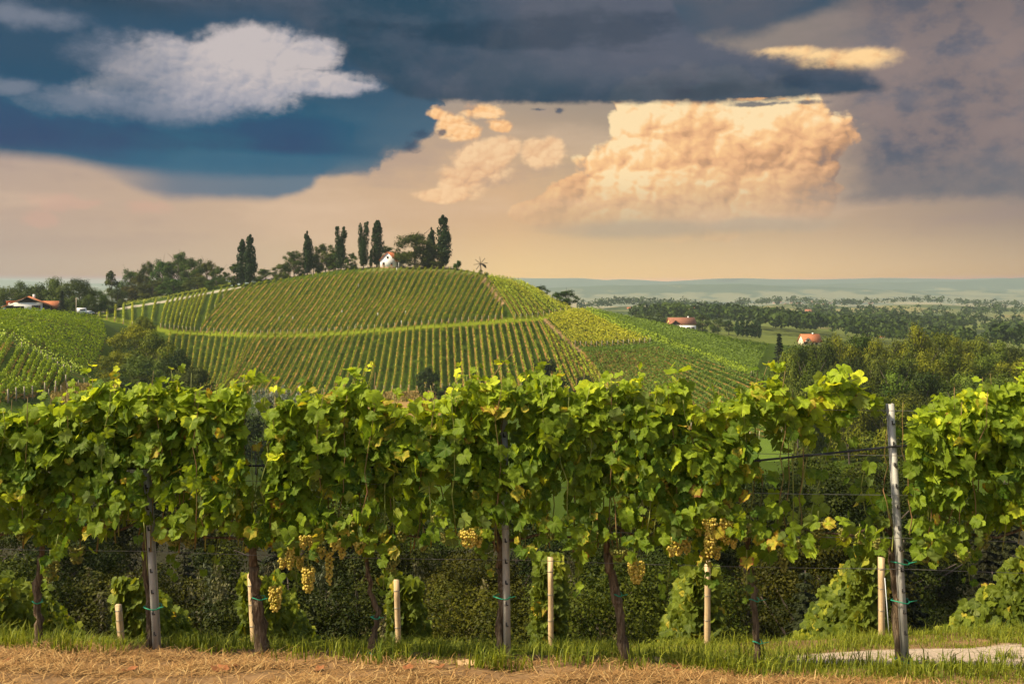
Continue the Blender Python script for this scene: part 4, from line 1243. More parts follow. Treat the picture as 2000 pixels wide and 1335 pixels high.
def window(root, c, w, h, face='y', frame=None, shut=False, flowers=False):
    """c: centre on the wall plane, facing -y ('y') or +x ('x')"""
    fr = MB(); pn = MB()
    t = .08
    def bx(m, dx, dz, sx_, sz, o):
        if face == 'y': m.box((c[0] + dx, c[1] - o, c[2] + dz), (sx_, .1, sz))
        else: m.box((c[0] + o, c[1] + dx, c[2] + dz), (.1, sx_, sz))
    bx(fr, -w / 2, 0, t, h + t, .03); bx(fr, w / 2, 0, t, h + t, .03); bx(fr, 0, h / 2, w - t, t, .03); bx(fr, 0, -h / 2, w - t, t, .03); bx(fr, 0, 0, .05, h - t, .035)
    f = fr.build('window', frame or M['wood_grey'], root)
    bx(pn, 0, 0, w - t, h - t, -.025); pn.build('pane', M['glass'], f)
    if shut:
        for s in (-1, 1): sh = MB(); bx(sh, s * w * .78, 0, w * .45, h, .04); sh.build('shutter', M['shutter'], f)
    if flowers:
        fl = MB(); bx(fl, 0, -h / 2 - .18, w * 1.1, .24, .16); fl.build('flower_box', M['flowers'], f)
    return f


def ground_at(u, Y): x = (u - 1000) / F * Y; return x, Y, float(ground(x, Y))


# white house on the hilltop
x, y, z = ground_at(757, 396)
zb = CZ - (525 - HV) / F * 396
h = thing('white_house', 'small white gabled house with a red tiled roof on top of the vineyard hill', 'house', (x, y, zb), rz=R(-13))
gable_house(h, 6.3, 9.0, 3.5, 6.6, M['white_wall'], M['red_tiles'], (0, 4.5, 0), .3)
b = MB(); b.box((0, 4.5, .3), (6.4, 9.1, 1.0)); b.build('plinth', M['brown_plinth'], h)
for wx_, wz_, s in ((-1.7, 2.1, 1), (1.7, 2.1, 1), (0, 4.6, 0)): window(h, (wx_, 0, wz_), .75, 1.05 if s else .85, flowers=bool(s))
b = MB()
for yy in (.3, 2.4, 4.5, 6.6, 8.7): b.box((4.6, yy, 1.5), (.18, .18, 3.0))
b.build('porch_posts', M['white_paint'], h)
b = MB(); b.box((4.05, 4.5, 3.05), (1.9, 9.0, .14)); b.build('porch_roof', M['red_tiles'], h)
window(h, (3.15, 2.5, 1.9), .9, 1.2, 'x'); window(h, (3.15, 5.5, 1.9), .9, 1.2, 'x')
b = MB(); b.box((.9, 6.5, 6.6), (.6, .6, 1.4)); b.build('chimney', M['brown_plinth'], h)

# farmhouse at the left
Yh = 300; x = (54 - 1000) / F * Yh; zb = CZ - (580 - HV) / F * Yh - 6.2
h = thing('farmhouse', 'wide farmhouse with an orange tiled roof and dark timber gable at the far left', 'house', (x, Yh, zb), rz=R(24))
gable_house(h, 12.5, 12.0, 3.4, 6.2, M['white_wall'], M['orange_tiles'], (0, 6, 0), .9)
b = MB(); b.prism([(-3.5, 4.62), (3.5, 4.62), (0, 6.15)], .06, (0, -.07, 0)); b.build('gable_boarding', M['dark_wood'], h)
b = MB(); b.prism([(4.1, .2), (6.2, .2), (6.2, 3.4), (4.1, 4.35)], .06, (0, -.07, 0)); b.build('timber_corner', M['dark_wood'], h)
b = MB(); b.box((-3.4, -.05, 2.0), (4.8, .14, 3.0)); b.build('timber_front', M['dark_wood'], h)
b = MB(); b.box((6.3, 4, 1.6), (.1, 8, 3.2)); b.build('timber_side', M['dark_wood'], h)
window(h, (2.3, 0, 3.1), 1.2, 1.2, shut=True); window(h, (-2.6, -.12, 1.5), .9, 1.5); window(h, (-4.6, -.12, 1.5), .9, 1.5)
b = MB(); b.box((-1.5, -.7, .75), (8, 1.2, .12)); b.box((-1.5, -1.25, 1.2), (8, .08, .8)); b.build('balcony', M['dark_wood'], h)
b = MB(); b.prism([(-1.6, 0), (1.6, 0), (1.6, .8), (0, 1.5), (-1.6, .8)], 4, (0, 0, 0)); w_ = b.build('dormer', M['white_wall'], h, loc=(-5.4, 5.2, 3.0)); w_.rotation_euler = (0, 0, R(-90))
b = MB(); b.box((0, 0, 0), (3.8, 2.4, .2)); d_ = b.build('dormer_roof', M['orange_tiles'], h, loc=(-4.2, 6.0, 4.55)); d_.rotation_euler = (R(-18), 0, 0)
b = MB(); b.box((1.5, 7, 6.2), (.7, .7, 1.6)); b.build('chimney', M['white_wall'], h)
b = MB(); b.prism([(-3, 0), (3, 0), (3, 2.2), (0, 4.0), (-3, 2.2)], 6, (0, 0, 0)); a_ = b.build('annexe', M['dark_wood'], h, loc=(3, 13, .4)); a_.rotation_euler = (0, 0, R(-80))
b = MB()
for s in (-1, 1):
    an = s * .59; rot = np.array([[math.cos(an), 0, math.sin(an)], [0, 1, 0], [-math.sin(an), 0, math.cos(an)]]); b.box((s * 1.75, 3.0, 3.2), (4.2, 6.6, .2), rot)
r_ = b.build('annexe_roof', M['orange_tiles'], h, loc=(3, 13, .4)); r_.rotation_euler = (0, 0, R(-80))

# villa with the white flat-roofed front
Yv = 545; x = (1334 - 1000) / F * Yv; zb = CZ - (646.5 - HV) / F * Yv
h = thing('villa', 'villa with brown tiled roofs and a white flat-roofed front among trees', 'house', (x, Yv, zb), rz=R(8))
wl, rf = gable_house(h, 8.0, 14.0, 3.6, 6.6, M['yellow_wall'], M['brown_tiles'], (0, 0, 0), .6)
for o in (wl, rf): o.rotation_euler = (0, 0, R(90)); o.location = (0.5, 5, .6)
wl, rf = gable_house(h, 6.0, 7.0, 3.2, 5.6, M['cream_wall'], M['brown_tiles'], (-4.8, 1.2, .4), .5, M['dark_wood'], 'wing_wall')
b = MB(); b.box((1.2, -3.2, 1.6), (8.6, 5.0, 3.2)); b.build('flat_roofed_front', M['white_wall'], h)
for q in (-1.6, 1.2, 3.8): window(h, (q, -5.7, 1.6), 1.6, 1.7)
b = MB(); b.box((7.5, -3.5, .4), (4.5, 4.0, .25)); b.box((7.5, -5.4, .9), (4.5, .08, .9)); b.build('terrace', M['dark_wood'], h)
b = MB(); b.box((4.5, 5, 7.4), (.7, .7, 1.2)); b.build('chimney', M['white_wall'], h)

# orange-roofed house
Yv = 470; x = (1588 - 1000) / F * Yv; zb = CZ - (675 - HV) / F * Yv
h = thing('orange_roofed_house', 'house with a steep bright orange roof above the right-hand wood', 'house', (x, Yv, zb), rz=R(6))
wl, rf = gable_house(h, 7.5, 8.4, 1.9, 5.2, M['cream_wall'], M['orange_tiles'], (0, 0, 0), .5)
for o in (wl, rf): o.rotation_euler = (0, 0, R(90)); o.location = (0, 4, 0)
b = MB(); b.prism([(-1.1, 0), (1.1, 0), (1.1, 1.0), (0, 1.9), (-1.1, 1.0)], 3, (-2.5, -.2, 1.9)); b.build('dormer', M['cream_wall'], h)
b = MB()
for s in (-1, 1):
    an = s * .686; b.box((-2.5 + s * .66, 1.2, 3.38), (1.75, 3.2, .12), np.array([[math.cos(an), 0, math.sin(an)], [0, 1, 0], [-math.sin(an), 0, math.cos(an)]]))
b.build('dormer_roof', M['orange_tiles'], h)
window(h, (-2.5, -.2, 2.6), .8, .8); window(h, (1.8, .2, 1.0), 1.1, 1.1); window(h, (-.2, .2, 1.0), 1.0, 1.1)
b = MB(); b.box((-4.1, -.6, 1.2), (2.0, 1.6, .15)); b.box((-4.1, -1.35, 1.65), (2.0, .08, .8)); b.build('balcony', M['dark_wood'], h)
b = MB(); b.box((1.5, 4, 5.5), (.6, .6, 1.0)); b.build('chimney', M['white_wall'], h)


def small_house(label, u, v, Y, wpx, wall, roof, rz, group=None, tall=1.0):
    x = (u - 1000) / F * Y; z = float(ground(x, Y)) - .3 if Y > 700 else CZ - (v - HV) / F * Y
    w = wpx / F * Y
    h = thing('small_house', label, 'house', (x, Y, z), group, R(rz))
    wl, rf = gable_house(h, w * .62, w, w * .3 * tall, w * .62 * tall, wall, roof, (0, 0, 0), w * .05)
    for o in (wl, rf): o.rotation_euler = (0, 0, R(90))
    if wpx > 9: window(h, (w * .2, -w * .31, w * .17), w * .1, w * .12); window(h, (-w * .2, -w * .31, w * .17), w * .1, w * .12)
    return h
G = 'houses on the far ridge'
for u, v, w, wl, rf, lab in [
        (1229, 607, 8, 'white_wall', 'red_tiles', 'tiny white house with a red roof at the left end of the far tree belt'),
        (1271, 609, 8, 'white_wall', 'brown_tiles', 'tiny pale house low on the far ridge beside a tree belt'),
        (1300, 607, 8, 'cream_wall', 'red_tiles', 'tiny cream house left of the two red-roofed houses on the far ridge'),
        (1320, 606, 13, 'white_wall', 'orange_tiles', 'white house with an orange pyramid-like roof on the far ridge'),
        (1359, 604, 13, 'red_tiles', 'orange_tiles', 'long orange-roofed house above the villa on the far ridge'),
        (1580, 617, 14, 'cream_wall', 'brown_tiles', 'brown-roofed farm building on the open field right of centre'),
        (1722, 634, 10, 'cream_wall', 'red_tiles', 'small house half hidden in the woods above the orange roofs'),
        (1770, 646, 8, 'white_wall', 'brown_tiles', 'tiny pale house among dark trees on the right'),
        (1893, 634, 9, 'cream_wall', 'red_tiles', 'small red-roofed house left of the white farm on the right'),
        (1920, 634, 18, 'white_wall', 'red_tiles', 'white farm with a red roof beside the lane far right')]:
    small_house(lab, u, v, 1640 if v < 612 else (1400 if v < 620 else 860), w, M[wl], M[rf], (u * 7) % 50 - 25, G if v < 612 else None)
small_house('long orange-roofed shed behind the right-hand wood', 1650, 694, 500, 24, M['yellow_wall'], M['orange_tiles'], 3)
small_house('low orange-roofed building right of the long shed', 1694, 693, 500, 34, M['yellow_wall'], M['orange_tiles'], -4, None, .7)
rv = random.Random(3)
for i in range(26):
    u = 1500 + i * 8.2 + rv.uniform(-5, 5); Y = rv.uniform(5000, 5600)
    small_house('tiny pale house with an orange roof in the hazy village on the plain', u, 640, Y, rv.uniform(3.6, 6), M[rv.choice(['white_wall', 'cream_wall'])], M[rv.choice(['red_tiles', 'orange_tiles'])], rv.uniform(-40, 40), 'village on the plain')

# wind rattle on the hilltop
x, y, z = ground_at(938, 389)
zh = CZ - (515 - HV) / F * 389 - z
h = thing('wind_rattle', 'wooden wind rattle with long blades on a pole at the right of the hilltop', 'windmill', (x, y, z), rz=R(12))
b = MB(); b.tube([[0, 0, -.2], [0, 0, zh + .1]], [.14, .09], 7)
for s in (-1, 1): b.tube([[s * 1.0, .3, -.1], [0, 0, zh * .55]], .06, 5)
b.build('pole', M['wood_grey'], h)
b = MB(); b.tube([[0, -.9, zh], [0, 1.2, zh]], .11, 7); b.build('axle', M['wood_grey'], h)
for k in range(8):
    a = k * math.pi / 4 + .12; c, s = math.cos(a), math.sin(a)
    rot = np.array([[c, 0, -s], [0, 1, 0], [s, 0, c]]) @ np.array([[1, 0, 0], [0, .82, -.57], [0, .57, .82]])
    b = MB(); b.box((1.45 * c, -.75, zh + 1.45 * s), (2.7, .07, .24), rot); b.build('blade', M['wood_grey'], h)
b = MB(); b.tube([[0, 1.2, zh], [1.2, 1.3, zh - .1], [2.2, 1.4, zh - .7], [2.5, 1.4, zh - 1.6]], [.07, .22, .34, .18], 7, wob=.3, seed=4); b.build('tail_brush', M['dark_wood'], h)
b = MB()
for q in (-.1, .35, .75): b.box((.2, q, zh - .45), (.12, .12, .8))
b.build('hammers', M['dark_wood'], h)
tree('shrub', 'small round shrub at the foot of the wind rattle', x + .25, y - .6, z, 2.0, 1.5, 'far', 1, (.6, .7, .7))
tree_at('shrub', 'tiny dark bush right of the wind rattle', 950, 531, 9, 388, 'far', 2, (.6, .75, .7), hmin=.5)

# poles
for u, v, Y, lab in [(149, 581, 268, 'wooden utility pole between the farmhouse and the white van'), (374, 587, 410, 'weathered pole among the short vine rows under the copse'), (611, 528, 398, 'weathered pole standing at the skyline under the birches')]:
    x, y, z = ground_at(u, Y); top = CZ - (v - HV) / F * Y
    t = thing('utility_pole', lab, 'pole', (x, y, z))
    b = MB(); b.tube([[0, 0, -.4], [0, 0, top - z]], [.17, .11], 8); b.build('shaft', M['post_far'], t)
    b = MB(); b.box((0, 0, top - z - .35), (.7, .09, .09)); b.build('crossbar', M['post_far'], t)

# van and car on the road at the left
def vehicle(nm, label, cat, u, v, Y, L, W, H, van, rz):
    x = (u - 1000) / F * Y; z = float(ground(x, Y)); t = thing(nm, label, cat, (x, Y, max(z, CZ - (v - HV) / F * Y)), rz=R(rz))
    b = MB()
    prof = [(-L / 2, .35), (L / 2, .35), (L / 2, .95), (L / 2 - .15, 1.1), (L * .36, H), (-L / 2 + .1, H), (-L / 2, H - .3)] if van else [(-L / 2, .3), (L / 2, .3), (L / 2, .75), (L * .28, .92), (L * .1, H), (-L * .28, H), (-L / 2, .95)]
    b.prism(prof, W, (0, -W / 2, 0)); b.build('body', M['white_paint'], t)
    b = MB(); b.box((L * .05, -W / 2 - .01, H * .72), (L * (.5 if van else .36), .03, H * .2)); b.build('side_window', M['glass'], t)
    for sx_ in (-.32, .32):
        for sy_ in (-1, 1):
            b = MB(); a = np.linspace(0, 6.283, 15)[:-1]; b.prism([(.33 * math.cos(q), .33 * math.sin(q)) for q in a], .2, (sx_ * L, sy_ * (W / 2 - .05) - .1, .33)); b.build('wheel', M['rubber'], t)
vehicle('camper_van', 'white camper van parked by the road left of the vineyard hill', 'van', 160, 614, 330, 3.4, 1.9, 2.2, True, 25)
vehicle('parked_car', 'pale car parked just right of the white camper van', 'car', 174, 614, 342, 3.2, 1.6, 1.35, False, 60)


def picnic(u, Y, label):
    x, y, z = ground_at(u, Y); t = thing('picnic_table', label, 'table', (x, y, z), rz=R(u % 40))
    b = MB(); b.box((0, 0, .76), (1.9, .8, .07)); b.build('tabletop', M['wood_grey'], t)
    for s in (-1, 1):
        b = MB(); b.box((0, s * .85, .46), (1.9, .3, .06)); b.build('bench', M['wood_grey'], t)
        b = MB(); b.box((s * .7, 0, .37), (.08, 1.5, .74)); b.build('leg', M['wood_grey'], t)
picnic(705, 397, 'dark picnic table at the foot of the twin-topped poplar'); picnic(722, 398, 'long picnic table left of the white hilltop house'); picnic(735, 396, 'picnic table against the left corner of the white house')
x, y, z = ground_at(876, 393)
t = thing('wooden_railing', 'low dark wooden railing right of the tallest poplar', 'railing', (x, y, z))
for k in range(5): b = MB(); b.box((-2 + k, 0, .5), (.12, .12, 1.1)); b.build('post', M['dark_wood'], t)
for q in (.5, .95): b = MB(); b.box((0, -.09, q), (4.3, .06, .14)); b.build('rail', M['dark_wood'], t)

# white grow tubes among the vines
for i, (u, v) in enumerate([(352, 616), (545, 625), (572, 624), (695, 640), (738, 617), (792, 613), (784, 632), (668, 612), (700, 560), (746, 533), (775, 528)]):
    x, y, z = hit(u, v, 290, 440); t = MB(); t.tube([[0, 0, -.1], [0, 0, 1.1]], .13, 6); o = t.build('grow_tube', M['white_paint'], None, loc=(x, y, z)); tag(o, f'white grow tube among the upper slope rows, {ordw(i + 1)} listed from the lower left', 'grow tube', 'grow tubes on the hill')

# little stakes of the fence along the bank, far left
for i, (u, v) in enumerate([(84, 781), (95, 776), (107, 772), (119, 768), (131, 763), (142, 759), (153, 757), (164, 753), (176, 749)]):
    x, y, z = hit(u, v, 110, 240); t = MB(); t.tube([[0, 0, -.1], [0.02, 0, 1.3]], .05, 6); o = t.build('fence_stake', M['post_far'], None, loc=(x, y, z)); tag(o, f'thin pale fence stake along the dry bank at the left, {ordw(i + 1)} from the left', 'stake', 'stakes along the dry bank')

# dry and grassy banks: tufts
def tufts(name, label, pts, mat_, n, h, seed):
    g = np.random.default_rng(seed); P = []
    for (u, v, du, dv, y0, y1) in pts:
        for _ in range(n): P.append(hit(u + g.uniform(-du, du), v + g.uniform(-dv, dv), y0, y1, 300))
    P = np.array(P); m = len(P); P[:, 2] += h * .4
    V, q, ow = leaf_quads(P, g.normal(size=(m, 3)) * [1, 1, .2], h, g, 2.0, spin=np.tile([0, 0, 1.], (m, 1)) + g.normal(size=(m, 3)) * .4)
    o = link(name, mesh(name, V, q, {'tint': g.uniform(0, 1, m)[ow]}), mat_); o['kind'] = 'stuff'; o['label'] = label
M['dry_grass'] = mat('dry_bank_grass', lambda: leafy((.16, .14, .035), (.40, .29, .10), .2, .1, use_obj=False))
tufts('dry_grass', 'dry reddish grass on the banks below the vineyards', [(165, 768, 45, 14, 110, 240), (150, 785, 50, 12, 100, 220), (790, 776, 60, 9, 200, 300)], M['dry_grass'], 900, .55, 5)

# ------------------------------------------------------------------ hazy ranges beyond the plain
def _range():
    p = pos(); n, _ = noise(p, .006, 6, .6); px_, py_, pz_ = sep(p)
    n = n + sstep(pz_, 20.0, -60.0) * .22  # foot paled as fields, standing in for ground fog in the colour
    return bsdf(ramp(n, [(.35, (.03, .05, .02)), (.62, (.05, .07, .03)), (.70, (.16, .15, .07))]), 1.0, 0)
M['range'] = mat('wooded_range', _range)
def ridge(pts, Y, thick, seed, amp):
    u = np.linspace(-900, 2900, 420); v = np.interp(u, [p[0] for p in pts], [p[1] for p in pts])
    x = (u - 1000) / F * Y; zt = CZ - (v - HV) / F * Y + fbm(x / 700, x * 0, seed, 5) * amp
    V = []; prof = [(-1, 0), (-.7, .25), (-.4, .55), (-.15, .9), (0, 1), (.3, .9), (1, 0)]
    for k, (o, f_) in enumerate(prof):
        V.append(np.stack([x, Y + o * thick + fbm(x / 500, x * 0 + k, seed + 9, 3) * thick * .15, -93 + (zt + 93) * f_ + fbm(x / 300, x * 0 + k * 3.3, seed + 5, 4) * amp * .8 * (0 < k < 6)], 1))
    n = len(u); V = np.concatenate(V); q = []
    for k in range(len(prof) - 1):
        i = np.arange(n - 1) + k * n; q.append(np.stack([i, i + 1, i + n + 1, i + n], 1))
    o = link('hills', mesh('hills', V, np.concatenate(q), None, True), M['range']); o['kind'] = 'structure'
ridge([(-900, 560), (900, 572), (1000, 568), (1100, 563), (1200, 558), (1280, 557), (1420, 554), (1520, 557), (1600, 562), (1800, 566), (2000, 566), (2900, 563)], 6500, 800, 3, 13)
ridge([(-900, 560), (1300, 566), (1450, 559), (1560, 555), (1700, 551), (1860, 550), (1930, 545), (2000, 541), (2300, 541), (2900, 548)], 7800, 800, 5, 9)
ridge([(-900, 541), (-100, 541), (0, 546), (100, 551), (200, 553), (300, 548), (900, 545), (1000, 543), (1100, 543), (1180, 547), (1215, 545), (1300, 549), (1380, 544), (1450, 543), (1600, 546), (1720, 543), (1850, 545), (2000, 543), (2900, 545)], 9200, 800, 7, 9)

# ------------------------------------------------------------------ the air
b = MB(); b.box((0, 6700, (HTOP - 110) / 2), (34000, 13800, HTOP + 110))
def _haze():
    n = X.nt.nodes.new('ShaderNodeVolumePrincipled')
    n.inputs['Color'].default_value = (.74, .86, .82, 1); n.inputs['Density'].default_value = HAZE; n.inputs['Anisotropy'].default_value = 0.2
    return X(n.outputs[0])
m = bpy.data.materials.new('air'); m.use_nodes = True; X.nt = m.node_tree
for n in list(X.nt.nodes): X.nt.nodes.remove(n)
_o = X.nt.nodes.new('ShaderNodeOutputMaterial'); lk(_haze(), _o.inputs['Volume'])
hz = b.build('haze', m); hz['kind'] = 'stuff'

# ------------------------------------------------------------------ dark wood in the dell right behind the front rows
rn = random.Random(11)
near = []
for i, u in enumerate(range(-150, 2200, 235)): near.append((u + rn.uniform(-40, 40), rn.uniform(905, 960), 0, rn.uniform(60, 70), 'oak' if u < 1500 else 'spruce' if i % 3 == 0 else 'oak'))
for i, u in enumerate(range(-90, 2150, 205)): near.append((u + rn.uniform(-40, 40), rn.uniform(985, 1060), 0, rn.uniform(47, 54), 'spruce' if (u > 1450 or u in (320, 525)) and i % 4 else 'oak'))
for i, u in enumerate(range(-60, 2100, 330)): near.append((u + rn.uniform(-30, 30), rn.uniform(1085, 1150), 0, rn.uniform(36, 41), 'bush' if u < 1400 else 'spruce'))
near += [(u, v, 0, Y, 'oak') for u, v, Y in ((1475, 905, 72), (1560, 892, 75), (1640, 898, 73), (1720, 888, 76), (1800, 900, 74))]
near += [(u, v, 0, Y, 'plume') for u, v, Y in ((430, 1075, 40), (520, 1095, 38), (250, 1100, 39), (905, 1105, 39), (1120, 1070, 41))]
cnt = {}
WD = {'oak': 'dark broadleaf tree', 'spruce': 'dark drooping spruce', 'bush': 'dense bush', 'plume': 'feathery dark shrub'}
for i, (u, v, w, Y, kd) in enumerate(near):
    row = 'hindmost' if Y > 58 else ('middle' if Y > 44 else 'front')
    key = (kd, row); cnt[key] = cnt.get(key, 0) + 1
    b_ = rn.uniform(.4, 1.05); c = (b_ * rn.uniform(.95, 1.3), b_, b_ * .6)
    tree_at(kd, f'{WD[kd]} in the {row} line of the dell behind the vines, {ordw(cnt[key])} from left', u, v, None, Y, 'near', i % 2, c, 'trees of the dark dell', matk='leaf_mid' if kd == 'bush' else ('leaf_dark' if kd == 'oak' and i % 3 else None))

# ------------------------------------------------------------------ the vine row in front
YR = 7.6
KP = F / YR                                   # photo pixels per metre at the row
def rp(u, v, dy=0.0):
    Y = YR + dy
    return np.array([(u - 1000) / F * Y, Y, CZ - (v - HV) / F * Y])


def leaf_shape(seed, teeth=True):
    """one vine leaf, unit length, stalk end at the origin, tip towards -z, face towards -y"""
    g = np.random.default_rng(seed)
    # outline angles from the tip (0) round to the stalk notch (pi), radius from the stalk point
    key = [(0, 1.0), (.22, .86), (.44, .72), (.64, .84), (.86, .92), (1.08, .80), (1.30, .68), (1.62, .72), (1.95, .72), (2.25, .62), (2.55, .54), (2.85, .40), (3.05, .12)]
    pts = []
    for sd in (1, -1):
        a0 = np.array([k[0] for k in key]); r0 = np.array([k[1] for k in key]) * (1 + g.uniform(-.07, .07, len(key)))
        aa = np.linspace(0.0 if sd == 1 else .11, 3.05, 26 if sd == 1 else 25); rr = np.interp(aa, a0, r0)
        if teeth: rr = rr * (1 + np.where(np.arange(len(aa)) % 2 == 0, .055, -.055))
        pts.append(np.stack([sd * aa, rr], 1))
    A = np.concatenate([pts[0], pts[1][::-1]])
    c = np.stack([A[:, 1] * np.sin(A[:, 0]) * .82, -A[:, 1] * np.cos(A[:, 0]) * .86], 1)   # x, z
    n = len(c)
    veins = np.array([0, .84, -.84, 1.85, -1.85])
    vd = np.exp(-(np.abs(A[:, 0][:, None] - veins[None]).min(1) / .13) ** 2)
    rings = [(.0, None), (.5, None), (1.0, None)]
    V = [[0, 0, 0]]; vein = [1.0]; edge_ = [0.0]
    cup = g.uniform(-.35, .5); fold = g.uniform(.0, .45); drp = g.uniform(-.1, .7); wv = g.uniform(.03, .11); ph = g.uniform(0, 6)
    for f in (.52, 1.0):
        for i in range(n):
            x, z = c[i] * f; r = math.hypot(x, z)
            y = cup * r * r * .8 - fold * abs(x) * .7 + drp * max(-z, 0) ** 2 * .55 + wv * math.sin(A[i, 0] * 5 + ph) * r - .05 * (1 - vd[i]) * r * (f < 1)
            V.append([x, y, z]); vein.append(float(vd[i]) * (1.0 if f < 1 else .8)); edge_.append(f if f == 1 else .3)
    t = []; q = []
    for i in range(n - 1): t.append([0, 1 + i, 2 + i]); q.append([1 + i, 1 + n + i, 2 + n + i, 2 + i])
    return np.array(V), np.array(q), np.array(t), np.array(vein), np.array(edge_)
LEAVES = [leaf_shape(s) for s in range(12)]


def scatter_leaves(P, yaw, pitch, roll, size, tint, sick, g):
    """join leaves placed at P (stalk end) with their own turn, size, tint and browning"""
    Vs = []; qs = []; ts = []; T = []; W = []; S_ = []; n0 = 0
    k = g.integers(0, len(LEAVES), len(P))
    for s in range(len(LEAVES)):
        m = np.nonzero(k == s)[0]
        if not len(m): continue
        V, q, t, vein, edge_ = LEAVES[s]
        nv = len(V)
        cr, sr = np.cos(roll[m]), np.sin(roll[m]); cp, sp = np.cos(pitch[m]), np.sin(pitch[m]); cy, sy = np.cos(yaw[m]), np.sin(yaw[m])
        x, y, z = V[:, 0][None], V[:, 1][None], V[:, 2][None]
        x1 = x * cr[:, None] + z * sr[:, None]; z1 = -x * sr[:, None] + z * cr[:, None]
        y2 = y * cp[:, None] - z1 * sp[:, None]; z2 = y * sp[:, None] + z1 * cp[:, None]
        x3 = x1 * cy[:, None] - y2 * sy[:, None]; y3 = x1 * sy[:, None] + y2 * cy[:, None]
        W3 = np.stack([x3, y3, z2], -1) * size[m][:, None, None] + P[m][:, None]
        Vs.append(W3.reshape(-1, 3))
        off = n0 + np.arange(len(m)) * nv
        qs.append((q[None] + off[:, None, None]).reshape(-1, 4)); ts.append((t[None] + off[:, None, None]).reshape(-1, 3))
        T.append(np.repeat(tint[m], nv)); W.append(np.tile(vein, len(m))); S_.append((sick[m][:, None] * (.45 + .55 * edge_[None])).ravel())
        n0 += nv * len(m)
    return mesh('foliage', np.concatenate(Vs), [np.concatenate(qs), np.concatenate(ts)], {'tint': np.concatenate(T), 'vein': np.concatenate(W), 'sick': np.concatenate(S_)}, True)


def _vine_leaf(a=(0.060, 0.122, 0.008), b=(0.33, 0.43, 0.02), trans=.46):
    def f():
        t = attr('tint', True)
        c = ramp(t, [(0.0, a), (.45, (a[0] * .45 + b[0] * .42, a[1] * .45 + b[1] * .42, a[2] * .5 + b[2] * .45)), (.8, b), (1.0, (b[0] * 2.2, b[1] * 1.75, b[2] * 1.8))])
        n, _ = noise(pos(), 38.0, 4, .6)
        c = mixc(.55, c, ramp(n, [(.3, (.62, .62, .62)), (.7, (1.3, 1.3, 1.2))]), 'MULTIPLY')
        c = mixc(sstep(attr('vein', True), .55, 1.0) * .42, c, (.26, .30, .06))
        s = attr('sick', True) * (n * 1.9)
        c = mixc(sstep(s, .25, .6), c, (.46, .38, .04))
        c = mixc(sstep(s, .75, 1.0), c, (.26, .10, .025))
        g = X.nt.nodes.new('ShaderNodeNewGeometry')
        under = mixc(.5, c, (.16, .20, .08))
        bump = X.nt.nodes.new('ShaderNodeBump'); bump.inputs['Strength'].default_value = .5; bump.inputs['Distance'].default_value = .006
        n2, _ = noise(pos(), 90.0, 3, .5); lk(n2, bump.inputs['Height'])
        p = X.nt.nodes.new('ShaderNodeBsdfPrincipled'); lk(mixc(X(g.outputs['Backfacing']), c, under), p.inputs['Base Color'])
        p.inputs['Roughness'].default_value = .6; p.inputs['Specular IOR Level'].default_value = .2
        X.nt.links.new(bump.outputs[0], p.inputs['Normal'])
        tr = X.nt.nodes.new('ShaderNodeBsdfTranslucent'); lk(mixc(1.0, c, (1.5, 1.35, .6), 'MULTIPLY'), tr.inputs['Color'])
        m = X.nt.nodes.new('ShaderNodeMixShader'); m.inputs[0].default_value = trans
        X.nt.links.new(p.outputs[0], m.inputs[1]); X.nt.links.new(tr.outputs[0], m.inputs[2])
        return X(m.outputs[0])
    return f
M['vine_leaf'] = mat('vine_leaf', _vine_leaf())
M['vine_leaf_far'] = mat('vine_hedge_leaf', _vine_leaf((0.035, 0.065, 0.006), (0.15, 0.19, 0.014), .4))


def _vbark():
    x, y, z = sep(objco())
    n, _ = noise(vec(x * 60, y * 60, z * 7), 1.0, 6, .65); n2, _ = noise(vec(x * 130, y * 130, z * 10), 1.0, 4, .6)
    c = ramp(n, [(.28, (.03, .021, .012)), (.5, (.14, .095, .055)), (.72, (.34, .255, .16))])
    return bsdf(c, .95, .1, n + n2 * .5, 1.0, .02)
M['vine_bark'] = mat('vine_bark', _vbark)
def _cane():
    n, _ = noise(objco(), 12.0, 4, .6)
    return bsdf(ramp(n, [(.3, (.12, .13, .03)), (.55, (.20, .12, .04)), (.75, (.26, .12, .06))]), .6, .3)
M['cane'] = mat('vine_cane', _cane)
def _gcane():
    n, _ = noise(objco(), 12.0, 4, .6)
    return bsdf(ramp(n, [(.3, (.14, .19, .03)), (.7, (.32, .30, .07))]), .6, .3)
M['green_cane'] = mat('green_shoot', _gcane)
def _grape(a, b):
    def f():
        t = attr('tint', True)
        n, _ = noise(objco(), 60.0, 3, .5)
        c = mixc(t, a, b); c = mixc(sstep(n, .55, .8) * .4, c, (.34, .24, .10))
        p = bsdf(c, .38, .4)
        tr = X.nt.nodes.new('ShaderNodeBsdfTranslucent'); lk(c, tr.inputs['Color'])
        m = X.nt.nodes.new('ShaderNodeMixShader'); m.inputs[0].default_value = .3
        lk(p, m.inputs[1]); X.nt.links.new(tr.outputs[0], m.inputs[2]); return X(m.outputs[0])
    return f
M['grape_gold'] = mat('golden_grapes', _grape((.44, .36, .03), (.78, .58, .12)))
M['grape_green'] = mat('green_grapes', _grape((.14, .15, .02), (.34, .31, .06)))
M['tie'] = mat('green_tie', lambda: bsdf((.02, .26, .14), .5, .3))
def _steel():
    n, _ = noise(objco(), 9.0, 6, .65); n2, _ = noise(objco(), 45.0, 4, .6)
    c = ramp(n, [(.3, (.33, .32, .27)), (.6, (.42, .40, .35)), (.8, (.34, .27, .19))])
    c = mixc(sstep(n2, .6, .8) * .5, c, (.16, .11, .07))
    return bsdf(c, .6, .4, n2, .3, .003, .1)
